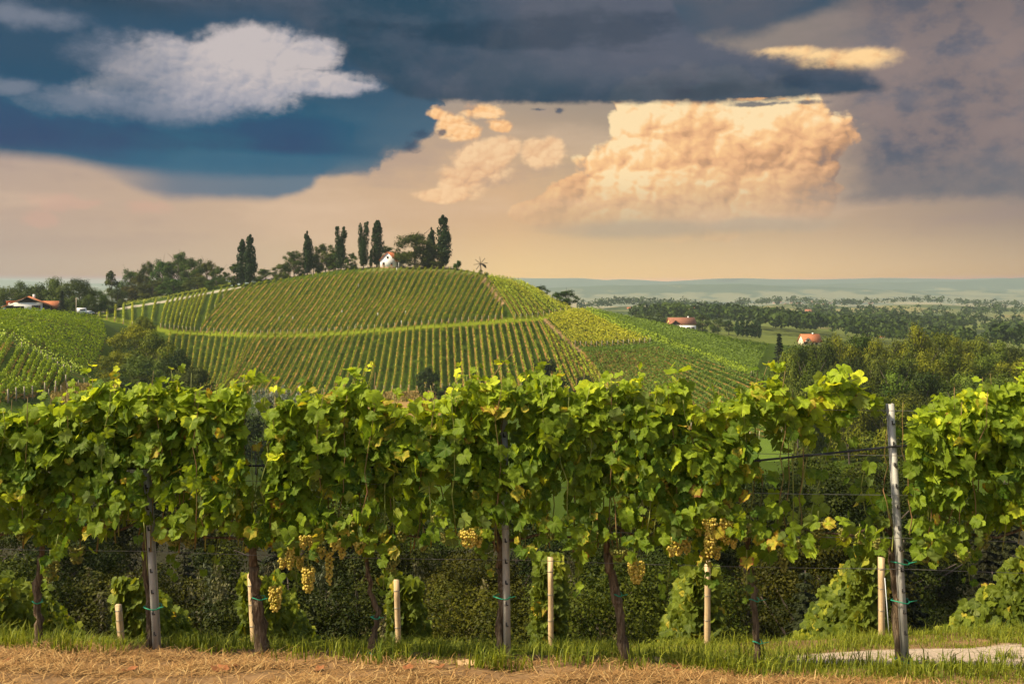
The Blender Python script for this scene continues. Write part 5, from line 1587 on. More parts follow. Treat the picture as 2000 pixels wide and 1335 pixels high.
M['steel'] = mat('galvanised_steel', _steel)
M['hook'] = mat('dark_slot', lambda: bsdf((.04, .035, .03), .7, .2))
M['wire'] = mat('trellis_wire', lambda: bsdf((.22, .21, .19), .45, .5, metal=.6))
M['hose'] = mat('black_hose', lambda: bsdf((.018, .018, .018), .5, .4))
def _stake():
    x, y, z = sep(objco())
    n, _ = noise(vec(x * 40, y * 40, z * 2.2), 1.0, 5, .6); n2, _ = noise(objco(), 14, 5, .6)
    c = ramp(n, [(.3, (.34, .22, .11)), (.55, (.58, .42, .23)), (.8, (.70, .56, .36))])
    c = mixc(sstep(n2, .52, .72) * .5, c, (.25, .18, .11))
    return bsdf(c, .85, .15, n, .4, .004)
M['stake'] = mat('pale_stake_wood', _stake)

# canopy: upper and lower outline read along the row, and how dense the foliage is
TOPL = [(-160, 800), (0, 795), (35, 800), (60, 785), (110, 800), (150, 772), (200, 748), (250, 758), (290, 748), (350, 750), (420, 762), (470, 748), (488, 790), (503, 880), (516, 815), (540, 780), (600, 778), (640, 768), (690, 745), (740, 772), (780, 792), (840, 778), (900, 748), (960, 738), (1010, 732), (1055, 740), (1100, 768), (1150, 744), (1200, 738), (1240, 752), (1275, 765), (1325, 738), (1350, 792), (1390, 798), (1430, 772), (1480, 742), (1520, 735), (1545, 790), (1562, 762), (1600, 745), (1660, 742), (1690, 790), (1735, 830), (1765, 860), (1785, 805), (1850, 782), (1900, 752), (1960, 748), (2000, 740), (2160, 745)]
BOTL = [(-160, 1075), (0, 1070), (60, 1095), (110, 1105), (160, 1080), (210, 1088), (255, 1062), (305, 1092), (355, 1100), (400, 1062), (450, 1072), (482, 1118), (520, 1105), (560, 1128), (600, 1085), (650, 1090), (700, 1118), (760, 1115), (800, 1085), (850, 1042), (900, 1066), (950, 1098), (1000, 1108), (1050, 1072), (1100, 1062), (1150, 1118), (1200, 1095), (1240, 1105), (1300, 1105), (1340, 1150), (1380, 1105), (1430, 1110), (1470, 1142), (1510, 1130), (1545, 1060), (1600, 1040), (1660, 1060), (1730, 1060), (1770, 1010), (1785, 1130), (1840, 1142), (1870, 1085), (1920, 1062), (2000, 1078), (2160, 1075)]
# (u, v, half width, half height, density left)
HOLES = [(500, 870, 27, 95, .06), (500, 985, 15, 45, .2), (150, 905, 10, 12, .3), (640, 880, 8, 12, .3), (1180, 940, 10, 10, .3), (1525, 900, 40, 45, .22), (1560, 960, 60, 40, .25), (1672, 905, 95, 150, .0), (1530, 905, 55, 50, .08), (1470, 960, 30, 40, .35), (1585, 950, 40, 60, .15), (1690, 985, 60, 90, .06), (1620, 1000, 40, 70, .1), (1640, 1090, 90, 70, .08), (1735, 930, 34, 130, .06), (1740, 1040, 30, 60, .3), (1560, 1010, 40, 60, .35), (1480, 850, 26, 24, .35), (1400, 840, 18, 16, .5),
         (800, 950, 14, 14, .3), (1560, 1080, 40, 40, .35), (990, 850, 10, 24, .2), (292, 950, 8, 60, .3), (1590, 900, 30, 30, .5), (320, 1010, 20, 14, .5), (1760, 900, 16, 60, .5)]


def canopy_density(u, v):
    t = np.interp(u, [a[0] for a in TOPL], [a[1] for a in TOPL]); b = np.interp(u, [a[0] for a in BOTL], [a[1] for a in BOTL])
    d = np.where((v > t + 6) & (v < b - 34), 1.0, 0.0)
    for hu, hv, ru, rv_, k in HOLES:
        e = ((u - hu) / ru) ** 2 + ((v - hv) / rv_) ** 2
        d = np.where(e < 1, d * k, d)
    d = d * np.where(v > b - 140, .72, 1.0)
    return d, t, b
VINES = [(75, 1262, -160, 180), (291, 1263, 180, 398), (508, 1275, 398, 622), (728, 1280, 622, 855), (976, 1286, 855, 1098), (1216, 1294, 1098, 1345), (1480, 1300, 1345, 1560), (1754, 1304, 1560, 1768), (1990, 1306, 1768, 2150)]
VLAB = ['dark-trunked vine at the far left edge with green grapes low down', 'leafy vine tied behind the left steel post', 'vine with a thick trunk beside a pale stake and hanging golden grapes', 'vine with a thin knobby trunk right of the long golden grape bunch',
        'vine tied to the middle steel post with a green band', 'vine with a slanting twisted trunk right of the middle post', 'airy vine with golden grapes and two green ties on its thin trunk', 'sparse vine with one arching shoot, tied to the right steel post', 'dense dark vine at the right edge beyond the right steel post']
TRUNK = [[(80, 1085), (72, 1150), (76, 1210), (75, 1264)], [(284, 1070), (288, 1130), (293, 1200), (296, 1266)], [(494, 1105), (500, 1160), (507, 1220), (512, 1277)], [(716, 1095), (724, 1150), (737, 1200), (728, 1240), (731, 1283)],
         [(976, 1110), (982, 1160), (976, 1220), (979, 1288)], [(1186, 1080), (1198, 1130), (1208, 1200), (1223, 1296)], [(1462, 1095), (1472, 1150), (1474, 1220), (1482, 1302)], [(1742, 1075), (1748, 1130), (1752, 1220), (1762, 1306)], [(2045, 1080), (2042, 1180), (2046, 1310)]]
TRR = [.027, .028, .040, .020, .032, .034, .020, .034, .032]
TIES = [(75, 1172, 0), (300, 1182, 0), (506, 1165, 2), (733, 1202, 3), (980, 1162, 4), (1205, 1158, 5), (1472, 1168, 6), (1478, 1250, 6), (1756, 1095, 7), (1756, 1170, 7), (1764, 1285, 7), (730, 1272, 3)]
TIEV = [0, 1, 2, 3, 4, 5, 6, 6, 7, 7, 7, 3]
# grape bunches: u, v of the stalk, length and width in photo pixels, ripe?
GRAPES = [(592, 1040, 34, 16, 1), (628, 1062, 30, 15, 1), (668, 1060, 32, 14, 1), (552, 1082, 30, 14, 1), (682, 1030, 26, 14, 1), (1342, 1050, 34, 16, 1), (1312, 1062, 30, 15, 1), (1400, 1060, 34, 15, 1), (1432, 1046, 30, 14, 1), (1236, 1080, 26, 14, 1), (935, 1044, 28, 14, 1), (1365, 1022, 30, 15, 1), (602, 1102, 62, 30, 1), (643, 1072, 78, 16, 1), (538, 1140, 58, 28, 1), (566, 1060, 56, 20, 1), (612, 1038, 48, 22, 1), (586, 1080, 40, 18, 1), (655, 1045, 30, 24, 1), (702, 1050, 34, 22, 1), (1325, 1030, 60, 38, 1), (1386, 1006, 90, 26, 1), (1418, 1008, 62, 28, 1), (1243, 1092, 52, 36, 1), (915, 1028, 44, 40, 1),
          (410, 1005, 56, 30, 0), (456, 996, 30, 22, 0), (438, 1020, 40, 24, 0), (338, 1040, 44, 30, 0), (370, 1052, 36, 34, 0), (232, 1000, 34, 18, 0), (207, 988, 34, 18, 0), (350, 998, 28, 16, 0), (98, 1100, 50, 34, 0), (150, 1075, 46, 30, 0), (42, 1040, 40, 26, 0),
          (785, 1030, 46, 18, 0), (826, 1058, 36, 24, 0), (876, 1046, 34, 38, 0), (855, 1012, 34, 22, 0), (762, 1098, 34, 36, 0), (1026, 1072, 40, 20, 0), (1076, 1036, 34, 22, 0), (1092, 1040, 26, 30, 0), (1140, 1040, 36, 24, 0), (1158, 1044, 40, 22, 0), (1208, 1078, 40, 36, 0), (1130, 1088, 40, 18, 0),
          (1452, 1030, 46, 28, 0), (1545, 1060, 46, 30, 0), (1598, 1024, 44, 36, 0), (1582, 1070, 34, 22, 0), (1530, 1090, 44, 18, 0), (1648, 1040, 34, 22, 0), (1679, 1050, 30, 14, 0), (1712, 1058, 26, 14, 0), (1920, 1045, 42, 30, 0), (1880, 1080, 38, 28, 0), (1808, 1080, 40, 26, 0), (500, 1030, 40, 26, 0), (690, 1010, 34, 20, 0)]


def icos():
    p = (1 + 5 ** .5) / 2
    V = np.array([[-1, p, 0], [1, p, 0], [-1, -p, 0], [1, -p, 0], [0, -1, p], [0, 1, p], [0, -1, -p], [0, 1, -p], [p, 0, -1], [p, 0, 1], [-p, 0, -1], [-p, 0, 1]]) / math.hypot(1, p)
    Fc = [[0, 11, 5], [0, 5, 1], [0, 1, 7], [0, 7, 10], [0, 10, 11], [1, 5, 9], [5, 11, 4], [11, 10, 2], [10, 7, 6], [7, 1, 8], [3, 9, 4], [3, 4, 2], [3, 2, 6], [3, 6, 8], [3, 8, 9], [4, 9, 5], [2, 4, 11], [6, 2, 10], [8, 6, 7], [9, 8, 1]]
    V = list(map(tuple, V)); mid = {}; out = []
    def md(a, b):
        k = (min(a, b), max(a, b))
        if k not in mid:
            m = np.array(V[a]) + np.array(V[b]); m /= np.linalg.norm(m); V.append(tuple(m)); mid[k] = len(V) - 1
        return mid[k]
    for a, b, c in Fc:
        x, y, z = md(a, b), md(b, c), md(c, a); out += [[a, x, z], [b, y, x], [c, z, y], [x, y, z]]
    return np.array(V), np.array(out)
ICO = icos()
def bunch(L, W, seed):
    """grape bunch hanging from the origin"""
    g = np.random.default_rng(seed); r = .0095; P = []
    lay = np.arange(.03, L, r * 1.5)
    for z in lay:
        t = z / L; w = W / 2 * np.interp(t, [0, .12, .4, .75, 1], [.5, .95, .9, .7, .3]) * g.uniform(.65, 1.25)
        n = max(1, int(2 * math.pi * w / (r * 2.0)))
        for k in range(n):
            a = k * 6.283 / n + g.uniform(0, 6.28 / n); P.append([math.cos(a) * w + g.normal() * .002, math.sin(a) * w + g.normal() * .002, -z + g.normal() * .003])
    P = np.array(P); s = r * g.uniform(.8, 1.12, len(P)); V = (ICO[0][None] * s[:, None, None] + P[:, None]).reshape(-1, 3)
    t = (ICO[1][None] + (np.arange(len(P)) * len(ICO[0]))[:, None, None]).reshape(-1, 3)
    return mesh('grapes', V, t, {'tint': np.repeat(g.uniform(0, 1, len(P)), len(ICO[0]))}, True)


def vine_leaves(u0, u1, n, seed):
    """leaf positions between two stations of the row, thicker where the canopy is dense"""
    g = np.random.default_rng(seed)
    u = g.uniform(u0, u1, n * 3); v = g.uniform(690, 1160, n * 3)
    d, t, b = canopy_density(u, v)
    k = g.uniform(size=len(u)) < d
    u, v, t, b = u[k][:n], v[k][:n], t[k][:n], b[k][:n]
    return u, v, t, b, g


shoots_all = []
for i, (tu_, tv_, u0, u1) in enumerate(VINES):
    base = rp(tu_, tv_)
    vt = thing('grape_vine', VLAB[i], 'grape vine', base, 'vines of the front row')
    g = np.random.default_rng(400 + i)
    # trunk with arms along the wire
    P = np.array([rp(a, b, .02 + (.05 if i in (1, 4, 7) else 0)) for a, b in TRUNK[i]][::-1]) - base
    pp = np.array([np.interp(np.linspace(0, len(P) - 1, 16), np.arange(len(P)), P[:, k]) for k in range(3)]).T
    pp += g.normal(size=pp.shape) * .006
    rr = np.linspace(1.25, .85, 16) * TRR[i] * g.uniform(.86, 1.16, 16)
    if i == 3: rr[2:4] *= 1.5
    mb = MB(); mb.tube(pp, rr, 9, wob=.22, seed=i)
    for k in range(5):       # shreds of bark and old spurs
        q = pp[g.integers(2, 15)]; mb.tube([q, q + [g.uniform(-.04, .04), -.03, g.uniform(-.10, .05)]], [.008, .003], 4)
    head = pp[-1]
    up_ = np.array([head, head + [g.uniform(-.03, .03), .02, .14], head + [g.uniform(-.05, .05), .03, .30]]); mb.tube(up_, [rr[-1] * .95, rr[-1] * .8, rr[-1] * .5], 8, wob=.15, seed=i)
    ca = MB(); gc = MB()
    arms = [head + [0, 0, 0]]
    for s in (-1, 1):
        e = ((u0 if s < 0 else u1) - tu_) / KP * .92
        zc = rp(tu_, 1040)[2] - base[2]
        A = np.array([head + [0, .02, .12], head + [e * .12, .03, .20], [head[0] + e * .5, .0, zc + g.uniform(-.04, .04)], [head[0] + e, 0, zc + g.uniform(-.05, .03)]])
        mb.tube(A, [.017, .014, .010, .007], 6, wob=.15, seed=i)
    mb.build('trunk', M['vine_bark'], vt, True)
    # canes rising to the top, a leaf at every node
    LP = []; LS = []; LT = []
    nc = {7: 5, 6: 12}.get(i, 17)
    for k in range(nc):
        u = u0 + (u1 - u0) * (k + g.uniform(.1, .9)) / nc
        if i == 7 and 1600 < u < 1640: u = 1650
        t = float(np.interp(u, [a[0] for a in TOPL], [a[1] for a in TOPL])) - g.uniform(-12, 26)
        b = 1040 + g.uniform(-20, 40); top = max(t, 724)
        m = 9; vv = np.linspace(b, top, m); uu = u + np.cumsum(g.normal(size=m) * 5) + np.linspace(0, g.uniform(-16, 16), m)
        dy = np.cumsum(g.normal(size=m) * .035); dy = np.clip(dy + g.uniform(-.16, .12), -.26, .26)
        if i == 7 and k < 4: continue
        Q = np.array([rp(a, c, e_) for a, c, e_ in zip(uu, vv, dy)]) - base
        (ca if g.uniform() < .6 else gc).tube(Q, np.linspace(.0052, .0022, m), 5)
        for j in range(3, m):
            d_, _, _ = canopy_density(np.array([uu[j]]), np.array([vv[j] + 20]))
            for _ in range(2):
                if vv[j] < t + 60 or g.uniform() < d_[0] + .1:
                    LP.append(Q[j] + g.normal(size=3) * [.05, .05, .03]); LS.append(g.uniform(.06, .11) * (.7 if j >= m - 1 else 1)); LT.append((vv[j] - t) / 300)
    LX = [False] * len(LP)
    for k in range({7: 0}.get(i, 6)):          # loose shoots standing over the top and hanging out below
        u = g.uniform(u0 + 12, u1 - 12)
        if 470 < u < 525: continue
        if k < 4:
            a = float(np.interp(u, [q_[0] for q_ in TOPL], [q_[1] for q_ in TOPL])); vv = np.linspace(a + 40, a - g.uniform(4, 34), 6); uu = u + np.linspace(0, g.uniform(-34, 34), 6)
        else:
            a = float(np.interp(u, [q_[0] for q_ in BOTL], [q_[1] for q_ in BOTL])); vv = np.linspace(a - 60, a + g.uniform(15, 60), 6); uu = u + np.linspace(0, g.uniform(-26, 26), 6)
        y_ = g.uniform(-.22, .05); Q = np.array([rp(p_, q_, y_) for p_, q_ in zip(uu, vv)]) - base; gc.tube(Q, np.linspace(.004, .0018, 6), 5)
        for j in range(1, 6):
            for _ in range(2): LP.append(Q[j] + g.normal(size=3) * .025); LS.append(g.uniform(.06, .10) * (1 - .09 * j)); LT.append(0. if k < 4 else .9)
    for (gu, gv, gL, gW, ripe) in GRAPES:      # leaves folded over the stalks of the bunches
        if u0 <= gu < u1:
            for _ in range(2 if ripe else 3): LP.append(rp(gu + g.normal() * 14, gv + g.uniform(-30, -6 if ripe else 12), -.3) - base); LS.append(g.uniform(.06, .1)); LT.append(.85)
    if i == 7:   # the arching shoot towards the post, and the thin upright one before it
        for arch, nl_, sp in (([(1556, 1050), (1565, 960), (1580, 870), (1590, 790), (1612, 752), (1655, 742), (1700, 778), (1735, 812), (1762, 842)], 15, .055), ([(1548, 1060), (1550, 980), (1548, 900), (1560, 830), (1600, 775), (1640, 760)], 13, .065), ([(1575, 1040), (1600, 940), (1622, 860), (1640, 800), (1668, 765)], 10, .05), ([(1735, 1078), (1712, 1040), (1690, 1000), (1682, 950), (1688, 915)], 11, .05), ([(1735, 1078), (1725, 1040), (1708, 1000), (1696, 960)], 9, .055), ([(1742, 1078), (1745, 1040), (1738, 1000), (1730, 985)], 7, .05), ([(1738, 820), (1752, 860), (1760, 900), (1756, 940)], 8, .05), ([(1735, 1075), (1690, 1062), (1650, 1058), (1600, 1045), (1560, 1040)], 8, .05)):
            n_ = len(arch) * 5; st_ = np.linspace(0, len(arch) - 1, n_)
            au = np.interp(st_, range(len(arch)), [a[0] for a in arch]); av = np.interp(st_, range(len(arch)), [a[1] for a in arch])
            Q = np.array([rp(a, c, .03 * math.sin(w_)) for a, c, w_ in zip(au, av, st_)]) - base
            gc.tube(Q, np.linspace(.006, .0025, n_), 5)
            for j in range(n_):
                for _ in range(2 if nl_ >= 10 and av[j] < 860 else (g.uniform() < .65)):
                    LP.append(Q[j] + g.normal(size=3) * [sp, .05, sp]); LS.append(g.uniform(.06, .105)); LT.append(.0 if av[j] < 800 else .45)
    if i in (4, 6):      # bare shoot tips standing above the canopy
        tip = [(958, 745), (972, 722), (1000, 690), (1002, 682)] if i == 4 else [(1486, 760), (1494, 728), (1502, 704)]
        Q = np.array([rp(a, c, -.05) for a, c in tip]) - base; ca.tube(Q, np.linspace(.006, .002, len(tip)), 5)
        if i == 4:
            Q = np.array([rp(a, c, -.05) for a, c in [(998, 778), (1010, 752), (1024, 732)]]) - base; ca.tube(Q, [.005, .003, .002], 5)
            for a, c in ((974, 708), (986, 706), (1058, 722), (1064, 712), (1050, 730), (1072, 738), (1082, 742)): LP.append(rp(a, c, -.05) - base); LS.append(.055 if c < 712 else .08); LT.append(0.)
            gc.tube(np.array([rp(a, c, -.05) for a, c in [(1060, 760), (1064, 735), (1062, 710)]]) - base, [.004, .003, .002], 5)
        else:
            Q = np.array([rp(a, c, -.05) for a, c in [(1510, 752), (1522, 730), (1534, 714)]]) - base; ca.tube(Q, [.005, .003, .002], 5)
            for a, c in ((1500, 712), (1512, 714), (1524, 718), (1530, 716), (1476, 722), (1520, 740)): LP.append(rp(a, c, -.05) - base); LS.append(.075); LT.append(0.)
    if i == 3:
        gc.tube(np.array([rp(a, c, -.08) for a, c in [(700, 775), (694, 750), (688, 728)]]) - base, [.004, .003, .002], 5)
        for a, c in ((680, 722), (696, 722), (702, 735)): LP.append(rp(a, c, -.1) - base); LS.append(.085); LT.append(0.)
    if i == 2 or i == 1:
        tipp = [(470, 762), (482, 742), (502, 734)] if i == 1 else [(640, 790), (660, 760), (672, 745)]
        gc.tube(np.array([rp(a, c, -.08) for a, c in tipp]) - base, [.004, .003, .002], 5)
        for a, c in (((478, 735), (494, 728), (505, 738)) if i == 1 else ((668, 742),)): LP.append(rp(a, c, -.1) - base); LS.append(.085); LT.append(0.)
    if i == 5:
        for a, c in ((1318, 728), (1332, 726), (1342, 748)): LP.append(rp(a, c, -.05) - base); LS.append(.11); LT.append(0.)
    LX += [True] * (len(LP) - len(LX))
    ca.build('canes', M['cane'], vt, True); gc.build('green_shoots', M['green_cane'], vt, True)
    # leaf mass between: front skin, middle, and back skin of the hedge
    area = (u1 - u0) / KP * 1.35
    u, v, t, b, gg = vine_leaves(u0 + 4, u1 - 4, int(area * {7: 110, 6: 460, 8: 740}.get(i, 680)), 700 + i)
    lay = gg.choice([-1, 0, 1], len(u), p=[.5, .28, .22])
    bulge = .20 + .09 * fbm(u / 60, v / 60, 77, 2) * 2
    dy = np.where(lay < 0, -bulge + gg.uniform(-.03, .06, len(u)), np.where(lay > 0, bulge * .8 + gg.normal(size=len(u)) * .04, gg.uniform(-.15, .15, len(u))))
    dy = dy * np.interp(v - t, [0, 60, 200], [.45, .8, 1.0])
    PM = np.stack([(u - 1000) / F * (YR + dy), YR + dy, CZ - (v - HV) / F * (YR + dy)], 1) - base
    SM = gg.uniform(.045, .108, len(u)) * gg.choice([.75, 1, 1, 1.12], len(u))
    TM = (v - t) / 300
    PA = np.concatenate([PM, np.array(LP).reshape(-1, 3)]); SA = np.concatenate([SM, LS]); TT = np.concatenate([TM, LT]); LY = np.concatenate([lay, gg.choice([-1, 0, 1], len(LP))]); EX = np.concatenate([np.zeros(len(lay), bool), np.array(LX, bool)])
    # the posts stay clear of leaves where the photo shows them bare
    UU = 1000 + F * (PA[:, 0] + base[0]) / (PA[:, 1] + base[1]); VV = HV - F * (PA[:, 2] + base[2] - CZ) / (PA[:, 1] + base[1])
    dd_, tt_, bb_ = canopy_density(UU, VV + 10)
    keep = (gg.uniform(size=len(PA)) < dd_ + .02) | ((VV < tt_ + 6) & (VV > tt_ - 12) & (gg.uniform(size=len(PA)) < .35)) | EX
    for (a0, a1), (b0, b1), v0, v1, wd, kp in (((1742, 788), (1770, 1304), 770, 1304, 24, .04), ((985, 800), (992, 1288), 830, 905, 13, .15), ((985, 800), (992, 1288), 1000, 1290, 15, .25), ((287, 905), (307, 1265), 945, 1270, 15, .25)):
        pu = a0 + (b0 - a0) * (VV - a1) / (b1 - a1)
        keep &= ~((np.abs(UU - pu) < wd) & (VV > v0 - 22) & (VV < v1) & (PA[:, 1] + base[1] < YR + .12) & (gg.uniform(size=len(PA)) > kp))
    PA, SA, TT, LY = PA[keep], SA[keep], TT[keep], LY[keep]
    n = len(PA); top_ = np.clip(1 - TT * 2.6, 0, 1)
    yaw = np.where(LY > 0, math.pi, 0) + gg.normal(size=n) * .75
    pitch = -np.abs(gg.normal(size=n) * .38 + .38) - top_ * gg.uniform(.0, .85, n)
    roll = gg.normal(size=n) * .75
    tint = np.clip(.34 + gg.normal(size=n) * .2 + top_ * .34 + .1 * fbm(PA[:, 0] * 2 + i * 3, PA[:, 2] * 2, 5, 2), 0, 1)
    low = np.clip((TT - .72) * 2.5, 0, 1)
    sick = np.clip((gg.uniform(size=n) < (.03 + .16 * low + (.05 if i in (2, 3, 6) else 0))) * gg.uniform(.35, 1.15, n), 0, 1.2)
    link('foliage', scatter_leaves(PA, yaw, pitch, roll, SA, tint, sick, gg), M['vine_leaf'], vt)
    shoots_all.append((vt, base))

gi = 0
protos = {}
for (u, v, L, W, ripe) in GRAPES:
    k = [j for j, a in enumerate(VINES) if a[2] <= u < a[3]][0]; vt, base = shoots_all[k]
    key = (round(L / 12), round(W / 8), gi % 2)
    if key not in protos: protos[key] = bunch(L / KP * .88, W / KP * .84, gi)
    o = bpy.data.objects.new('grape_cluster', protos[key]); C.objects.link(o); o.parent = vt
    o.location = (rp(u, v, -.265 + .045 * ((gi * 7) % 3)) if ripe else rp(u, v - 14, -.19 + .06 * ((gi * 7) % 3))) - base; o.rotation_euler = (0, 0, gi * 1.1)
    if not len(protos[key].materials): protos[key].materials.append(None)
    o.material_slots[0].link = 'OBJECT'; o.material_slots[0].material = M['grape_gold' if ripe else 'grape_green']
    if ripe: o['label'] = 'ripe golden grape bunch'
    s = MB(); s.tube([[0, 0, .05], [0, 0, -.03]], .003, 5); s.build('stalk', M['green_cane'], o)
    gi += 1
for (u, v, _), k in zip(TIES, TIEV):
    vt, base = shoots_all[k]; tb = MB(); a = np.linspace(0, 6.283, 17); rx, ry = (.065, .07) if k in (1, 4, 7) else (.034 if k != 2 else .05, .04)
    c = rp(u, v, .03) - base; tb.tube(np.stack([c[0] + rx * np.cos(a), c[1] - .02 + ry * np.sin(a), c[2] + .008 * np.sin(a * 2)], 1), .0045, 5, cap=False)
    tb.tube([c + [rx * .8, -.06, 0], c + [rx + .04, -.08, .018]], .003, 4); tb.build('tie', M['tie'], vt)

# ------------------------------------------------------------------ steel posts, wires, hose
PT = [((287, 905), (307, 1265), .027, 'left steel trellis post of three, half buried in leaves'), ((985, 800), (992, 1288), .027, 'middle steel trellis post of three, leaning slightly left'), ((1740, 788), (1771, 1304), .025, 'right steel trellis post of three, bare to its top and leaning left')]
for a, b, w, lab in PT:
    p0 = rp(*b, .0); p1 = rp(*a, .0); H = np.linalg.norm(p1 - p0); t = thing('trellis_post', lab, 'post', p0, 'steel trellis posts')
    lean = math.atan2(p1[0] - p0[0], p1[2] - p0[2]); t.rotation_euler = (0, lean, 0)
    mb = MB(); T_ = .006
    mb.box((-w * .15, -.022, H / 2 - .1), (w * 1.5, T_, H + .2)); mb.box((w * .6 - T_ / 2, .001, H / 2 - .1), (T_, .04, H + .2)); mb.box((-w * .9 + T_ / 2, .001, H / 2 - .1), (T_, .04, H + .2)); mb.box((w * .6 + .002, .021, H / 2 - .1), (.011, T_, H + .2)); mb.box((-w * .9 - .002, .021, H / 2 - .1), (.011, T_, H + .2))
    mb.build('profile', M['steel'], t)
    for k in range(int(H / .16)):
        hb = MB(); z = .12 + k * .16; hb.box((-w * .15 - .004, -.0275, z), (.010, .004, .03)); hb.box((-w * .15 + .004, -.031, z - .012), (.018, .010, .008)); hb.build('hook', M['hook'], t)
wz = [(1.965, 'highest trellis wire, running at the top of the right post'), (1.625, 'trellis wire just under the black hose'), (1.325, 'trellis wire through the middle of the leaves'), (1.0, 'trellis wire along the grape zone'), (.765, 'lowest trellis wire, under the leaves')]
for hgt, lab in wz:
    xs = np.linspace(2.2 if hgt > 1.9 else -5.2, 5.2, 40); g = np.random.default_rng(int(hgt * 100))
    P = np.stack([xs, np.full(40, YR - .045), row_z(xs) + hgt - .012 * np.abs(np.sin((xs - 3) * math.pi / 2.9))], 1)
    b = MB(); b.tube(P, .0022, 5); tag(b.build('trellis_wire', M['wire'], None), lab, 'wire', 'trellis wires')
P = np.array([rp(*q, -.03) for q in [(-200, 925), (500, 909), (985, 915), (1300, 912), (1470, 900), (1600, 887), (1742, 872), (1800, 868), (2200, 880)]])
b = MB(); b.tube(P, .0085, 7); tag(b.build('irrigation_hose', M['hose'], None), 'black irrigation hose sagging along the wire to the right post', 'hose')

# ------------------------------------------------------------------ the rows that start behind, falling away down the slope
STK = [((231, 1180), (238, 1258), 10.6), ((490, 1120), (498, 1275), 9.0), ((774, 1132), (779, 1273), 10.3), ((1075, 1088), (1076, 1276), 10.3), ((1382, 1094), (1381, 1272), 10.3), ((1721, 1088), (1722, 1246), 10.5)]
SLAB = ['shortest pale wooden stake, half sunk behind the left verge', 'pale wooden stake leaning against the thick vine trunk', 'pale wooden stake left of the middle steel post', 'pale wooden stake right of the middle steel post', 'tall pale wooden stake under the golden grapes', 'pale wooden stake left of the right steel post']
for (a, b_, Y), lab in zip(STK, SLAB):
    f = lambda u, v: np.array([(u - 1000) / F * Y, Y, CZ - (v - HV) / F * Y])
    p0, p1 = f(*b_), f(*a); t = thing('wooden_stake', lab, 'stake', p0, 'wooden stakes')
    gz = float(ground(p0[0], p0[1])) - p0[2]
    d = p1 - p0; mb = MB(); w = .027
    n = 5; V = []
    g = np.random.default_rng(int(a[0]))
    for k in range(n):
        c = d * (k / (n - 1)); 
        if k == 0: c = c + [0, 0, min(gz, 0) - .15]
        V += [[c[0] + sx_ * w * g.uniform(.92, 1.06), c[1] + sy_ * w, c[2]] for sx_, sy_ in ((-1, -1), (1, -1), (1, 1), (-1, 1))]
    q = [[4 * k + i, 4 * k + (i + 1) % 4, 4 * k + 4 + (i + 1) % 4, 4 * k + 4 + i] for k in range(n - 1) for i in range(4)] + [[4 * n - 4, 4 * n - 3, 4 * n - 2, 4 * n - 1]]
    mb.add(V, q); mb.build('shaft', M['stake'], t)
    for k in (.35, .62, .86):
        hb = MB(); c = d * k; hb.box((c[0], c[1] - .0, c[2]), (w * 2 + .005, w * 2 + .005, .004)); hb.build('wire_staple', M['wire'], t)
M['string'] = mat('white_string', lambda: bsdf((.7, .74, .72), .6, .2))
b = MB(); b.tube([np.array([(1728 - 1000) / F * 10.45, 10.45, CZ - (1128 - HV) / F * 10.45]), np.array([(1737 - 1000) / F * 10.4, 10.4, CZ - (1246 - HV) / F * 10.4])], .004, 5); tag(b.build('string', M['string'], None), 'white string slanting down from the stake left of the right post', 'string')
HED = [(-25, 1195, 10.6, 70, 8, 'low vine hedge at the far left edge behind the dark trunk'), (250, 1158, 10.8, 60, 12, 'vine hedge behind the shortest stake, running off to the right'), (495, 1130, 10.2, 55, 12, 'vine hedge behind the thick trunk, running off down the slope'), (785, 1128, 10.6, 50, 12, 'vine hedge behind the stake left of the middle post'),
       (1076, 1090, 10.6, 50, 12, 'narrow vine hedge seen end on, right of the middle post'), (1376, 1110, 10.6, 56, 12, 'narrow vine hedge behind the stake under the golden grapes'), (1706, 1066, 10.8, 60, 12, 'vine hedge falling away to the left behind the right post'), (2030, 1080, 11.0, 70, 12, 'vine hedge at the right edge beyond the lane')]
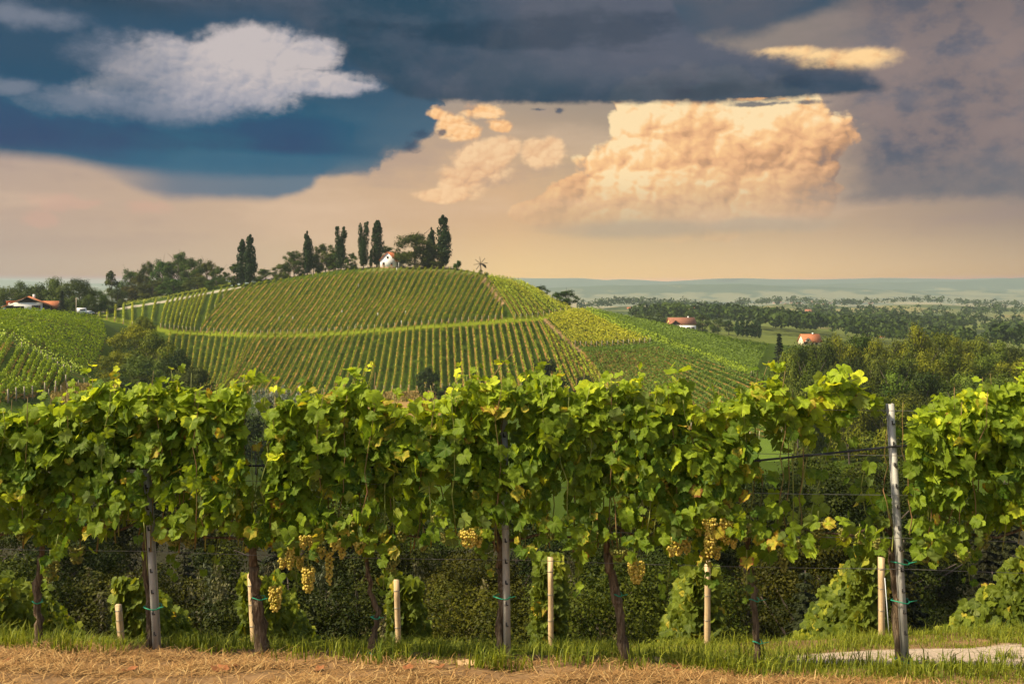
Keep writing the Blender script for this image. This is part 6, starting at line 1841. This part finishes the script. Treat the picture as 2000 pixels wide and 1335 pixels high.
for i, (u, v, Y, w, L, lab) in enumerate(HED):
    g = np.random.default_rng(900 + i)
    x0 = (u - 1000) / F * Y; zt = CZ - (v - HV) / F * Y; z0 = float(ground(x0, Y)); H = max(zt - z0, .75)
    t = thing('vine_hedge', lab, 'vine row', (x0, Y, z0), 'vine rows falling away behind')
    n = L * 230; s = g.uniform(0, L, n) ** 1.0; hw = w / F * Y * .5
    zz = H * g.uniform(.06, 1, n) ** .8 * (1 + .10 * fbm(s * 1.1, s * 0, 50 + i, 2) * 2); c = g.choice([-1, 1], n) * hw * g.uniform(.5, 1.1, n) * np.interp(zz / H, [0, .5, 1.1], [.8, 1.1, .55])
    end = g.uniform(size=n) < .12; s = np.where(end, g.uniform(-.08, .1, n), s); c = np.where(end, g.uniform(-1, 1, n) * hw, c)
    xx = x0 + c; yy = Y + .12 + s
    P = np.stack([c, .12 + s, ground(xx, yy) + zz - z0], 1)
    yaw = np.where(c > 0, 1.0, -1.0) * np.where(end, .2, 1.1) + g.normal(size=n) * .7
    o = link('foliage', scatter_leaves(P, yaw, -np.abs(g.normal(size=n) * .4 + .45), g.normal(size=n) * .7, g.uniform(.075, .13, n), np.clip(.45 + .25 * zz / H + g.normal(size=n) * .16, 0, 1), (g.uniform(size=n) < .05) * g.uniform(.4, 1, n), g), M['vine_leaf_far'], t)
    mb = MB()
    for k in range(L):
        yv = .2 + k * 1.0; zg = float(ground(x0, Y + yv)) - z0; mb.tube([[g.normal() * .02, yv, zg - .1], [g.normal() * .02, yv, zg + .4], [g.normal() * .05, yv, zg + .8 * H]], [.022, .016, .008], 5)
    mb.build('trunks', M['vine_bark'], t)

# ------------------------------------------------------------------ grass, straw, fallen leaves
def blades(name, label, n, fn, hmin, hmax, wid, mt, seed, flat=0.0):
    g = np.random.default_rng(seed); P, k = fn(g, n); m = len(P)
    a = g.uniform(0, 6.283, m); h = g.uniform(hmin, hmax, m) * k
    dr = np.stack([np.cos(a), np.sin(a), np.zeros(m)], 1); ln = g.uniform(.1, 1.15, m)[:, None]
    if flat > 0:
        up = np.stack([np.zeros(m), np.zeros(m), np.abs(g.normal(size=m)) * flat], 1)
        m1 = P + dr * h[:, None] * .5 + up * h[:, None] * .5; tip = P + dr * h[:, None] + up * h[:, None] * g.uniform(-.3, 1.2, (m, 1)); 
    else:
        m1 = P + dr * h[:, None] * ln * .3 + np.array([0, 0, 1]) * h[:, None] * .58; tip = P + dr * h[:, None] * ln + np.array([0, 0, 1]) * (h * (1 - .35 * ln[:, 0]))[:, None]
    sd = np.stack([-np.sin(a), np.cos(a), np.zeros(m)], 1) * (wid * g.uniform(.6, 1.4, m))[:, None]
    V = np.stack([P - sd, P + sd, m1 + sd * .8, m1 - sd * .8, tip], 1).reshape(-1, 3); o5 = np.arange(m)[:, None] * 5
    q = np.array([[0, 1, 2, 3]]) + o5; t = np.array([[3, 2, 4]]) + o5
    o = link(name, mesh(name, V, [q, t], {'tint': np.repeat(g.uniform(0, 1, m), 5)}), mt); o['kind'] = 'stuff'; o['label'] = label
    return o
M['grass'] = mat('verge_grass', lambda: leafy((.075, .115, .008), (.32, .34, .03), .4, .2, use_obj=False))
M['straw'] = mat('mown_straw', lambda: bsdf(ramp(attr('tint', True), [(0, (.11, .055, .018)), (.3, (.22, .11, .034)), (.7, (.35, .195, .065)), (1, (.48, .32, .13))]), .8, .2))
def greenline(x): return np.interp(x, [-5, -3.5, -2.6, -1.4, -.4, .6, 1.2, 1.9, 2.6, 5], [7.46, 7.50, 7.60, 7.50, 7.42, 7.38, 7.30, 7.10, 6.92, 6.80])
def f_grass(g, n):
    x = g.uniform(-6, 6, n); y = g.uniform(6.9, 11.6, n); u = 1000 + F * x / y
    e = y - greenline(x) - .22 * fbm(x * 2.2, y * 2.2, 4, 3)
    p = smooth(-.12, .25, e)
    dist = np.abs(y - 8.85); 
    lane = path_band(x, y) * smooth(1150, 1500, u)
    p = p * (1 - .985 * lane * (fbm(x * 3, y * 3, 9, 2) < .3))
    p = p * np.where(y > 10.5, .6, 1) * np.clip(.75 + fbm(x * 1.3, y * 1.3, 14, 2) * 1.2, .15, 1)
    k = g.uniform(size=n) < p; x, y = x[k], y[k]
    return np.stack([x, y, ground(x, y) - .004], 1), np.clip(.5 + 1.1 * smooth(0, .5, e[k]) * (.6 + 1.4 * fbm(x * 2.2, y * 2.2, 31, 3)), .3, 1.7) * np.where((x > 1.2) & (y > 7.7) & (y < 8.6), .45, 1.0) * g.choice([.6, 1, 1, 1.35], k.sum())
blades('grass', 'green grass on the verge under the vines and beyond the lane', 150000, f_grass, .04, .10, .0026, M['grass'], 1)
def f_straw(g, n):
    x = g.uniform(-5, 5, n); y = g.uniform(5.9, 7.75, n)
    e = greenline(x) + .12 - y + .3 * fbm(x * 2, y * 3, 6, 3)
    heap = fbm(x * 1.5, y * 4, 12, 3)
    k = (g.uniform(size=n) < smooth(-.25, .1, e) * np.clip(.62 + heap * 2.2, .06, 1)); x, y = x[k], y[k]
    return np.stack([x, y, ground(x, y) + .004 + np.clip(heap[k], 0, 1) * .05 * g.uniform(0, 1, k.sum())], 1), np.ones(k.sum())
blades('straw', 'mown dry straw strewn in front of the vine row', 80000, f_straw, .05, .17, .0026, M['straw'], 2, .22)
def f_weed(g, n):
    cl = g.uniform([-4, 7.2], [4, 7.9], (60, 2)); c = cl[g.integers(0, 60, n)]; x = c[:, 0] + g.normal(size=n) * .09; y = c[:, 1] + g.normal(size=n) * .05
    return np.stack([x, y, ground(x, y)], 1), np.ones(n)
blades('weeds', 'taller weeds and seed stalks at the foot of the vines', 2600, f_weed, .08, .22, .004, M['grass'], 3)

M['dead_leaf'] = mat('dead_vine_leaf', lambda: bsdf(mixc(noise(objco(), 18.0, 4, .6)[0], (.13, .045, .016), (.36, .14, .05)), .7, .2))
M['pale_leaf'] = mat('pale_dead_leaf', lambda: bsdf(mixc(noise(objco(), 18.0, 4, .6)[0], (.34, .19, .08), (.62, .42, .22)), .7, .2))
for i, (u, v, s, pale, lab) in enumerate([(908, 1298, .16, 1, 'largest pale curled dead leaf lying right of centre on the grass edge'), (850, 1296, .10, 1, 'small pale dead leaf left of the largest one'), (858, 1305, .09, 0, 'small brown dead leaf below the small pale one'), (795, 1308, .09, 0, 'brown dead leaf lying alone in the straw left of centre'), (430, 1312, .13, 0, 'rusty dead leaf in the straw between the left post and the thick trunk'), (460, 1305, .09, 0, 'smaller rusty dead leaf just right of the other in the straw'),
                                                     (250, 1313, .12, 0, 'reddish dead leaf near the bottom left in the straw'), (15, 1298, .13, 0, 'dark red dead leaf at the bottom left corner'), (1318, 1304, .10, 0, 'upper red dead leaf of the pair right of the slanting trunk'), (1314, 1312, .12, 0, 'lower red dead leaf of the pair right of the slanting trunk'), (620, 1310, .09, 0, 'rusty dead leaf in the straw right of the thick trunk'), (1285, 1292, .09, 1, 'pale dead leaf at the foot of the slanting trunk'), (1778, 1318, .09, 1, 'pale dead leaf right of the foot of the right post')]):
    xx, yy, zz_ = hit(u, v, 6.6, 8.2, 800); V, q, t, vein, e_ = LEAVES[i % 7]
    W_ = np.stack([V[:, 0], -V[:, 2], -V[:, 1] * .7 + .12 * V[:, 0] ** 2 + .15 * V[:, 2] ** 2], 1) * s * .75
    o = link('fallen_leaf', mesh('fallen_leaf', W_, [q, t], None, True), M['pale_leaf' if pale else 'dead_leaf'], None, (xx, yy, zz_ + .015)); o.rotation_euler = (.1, .1 * i % .3, i * 1.7); tag(o, lab, 'leaf', 'fallen leaves')
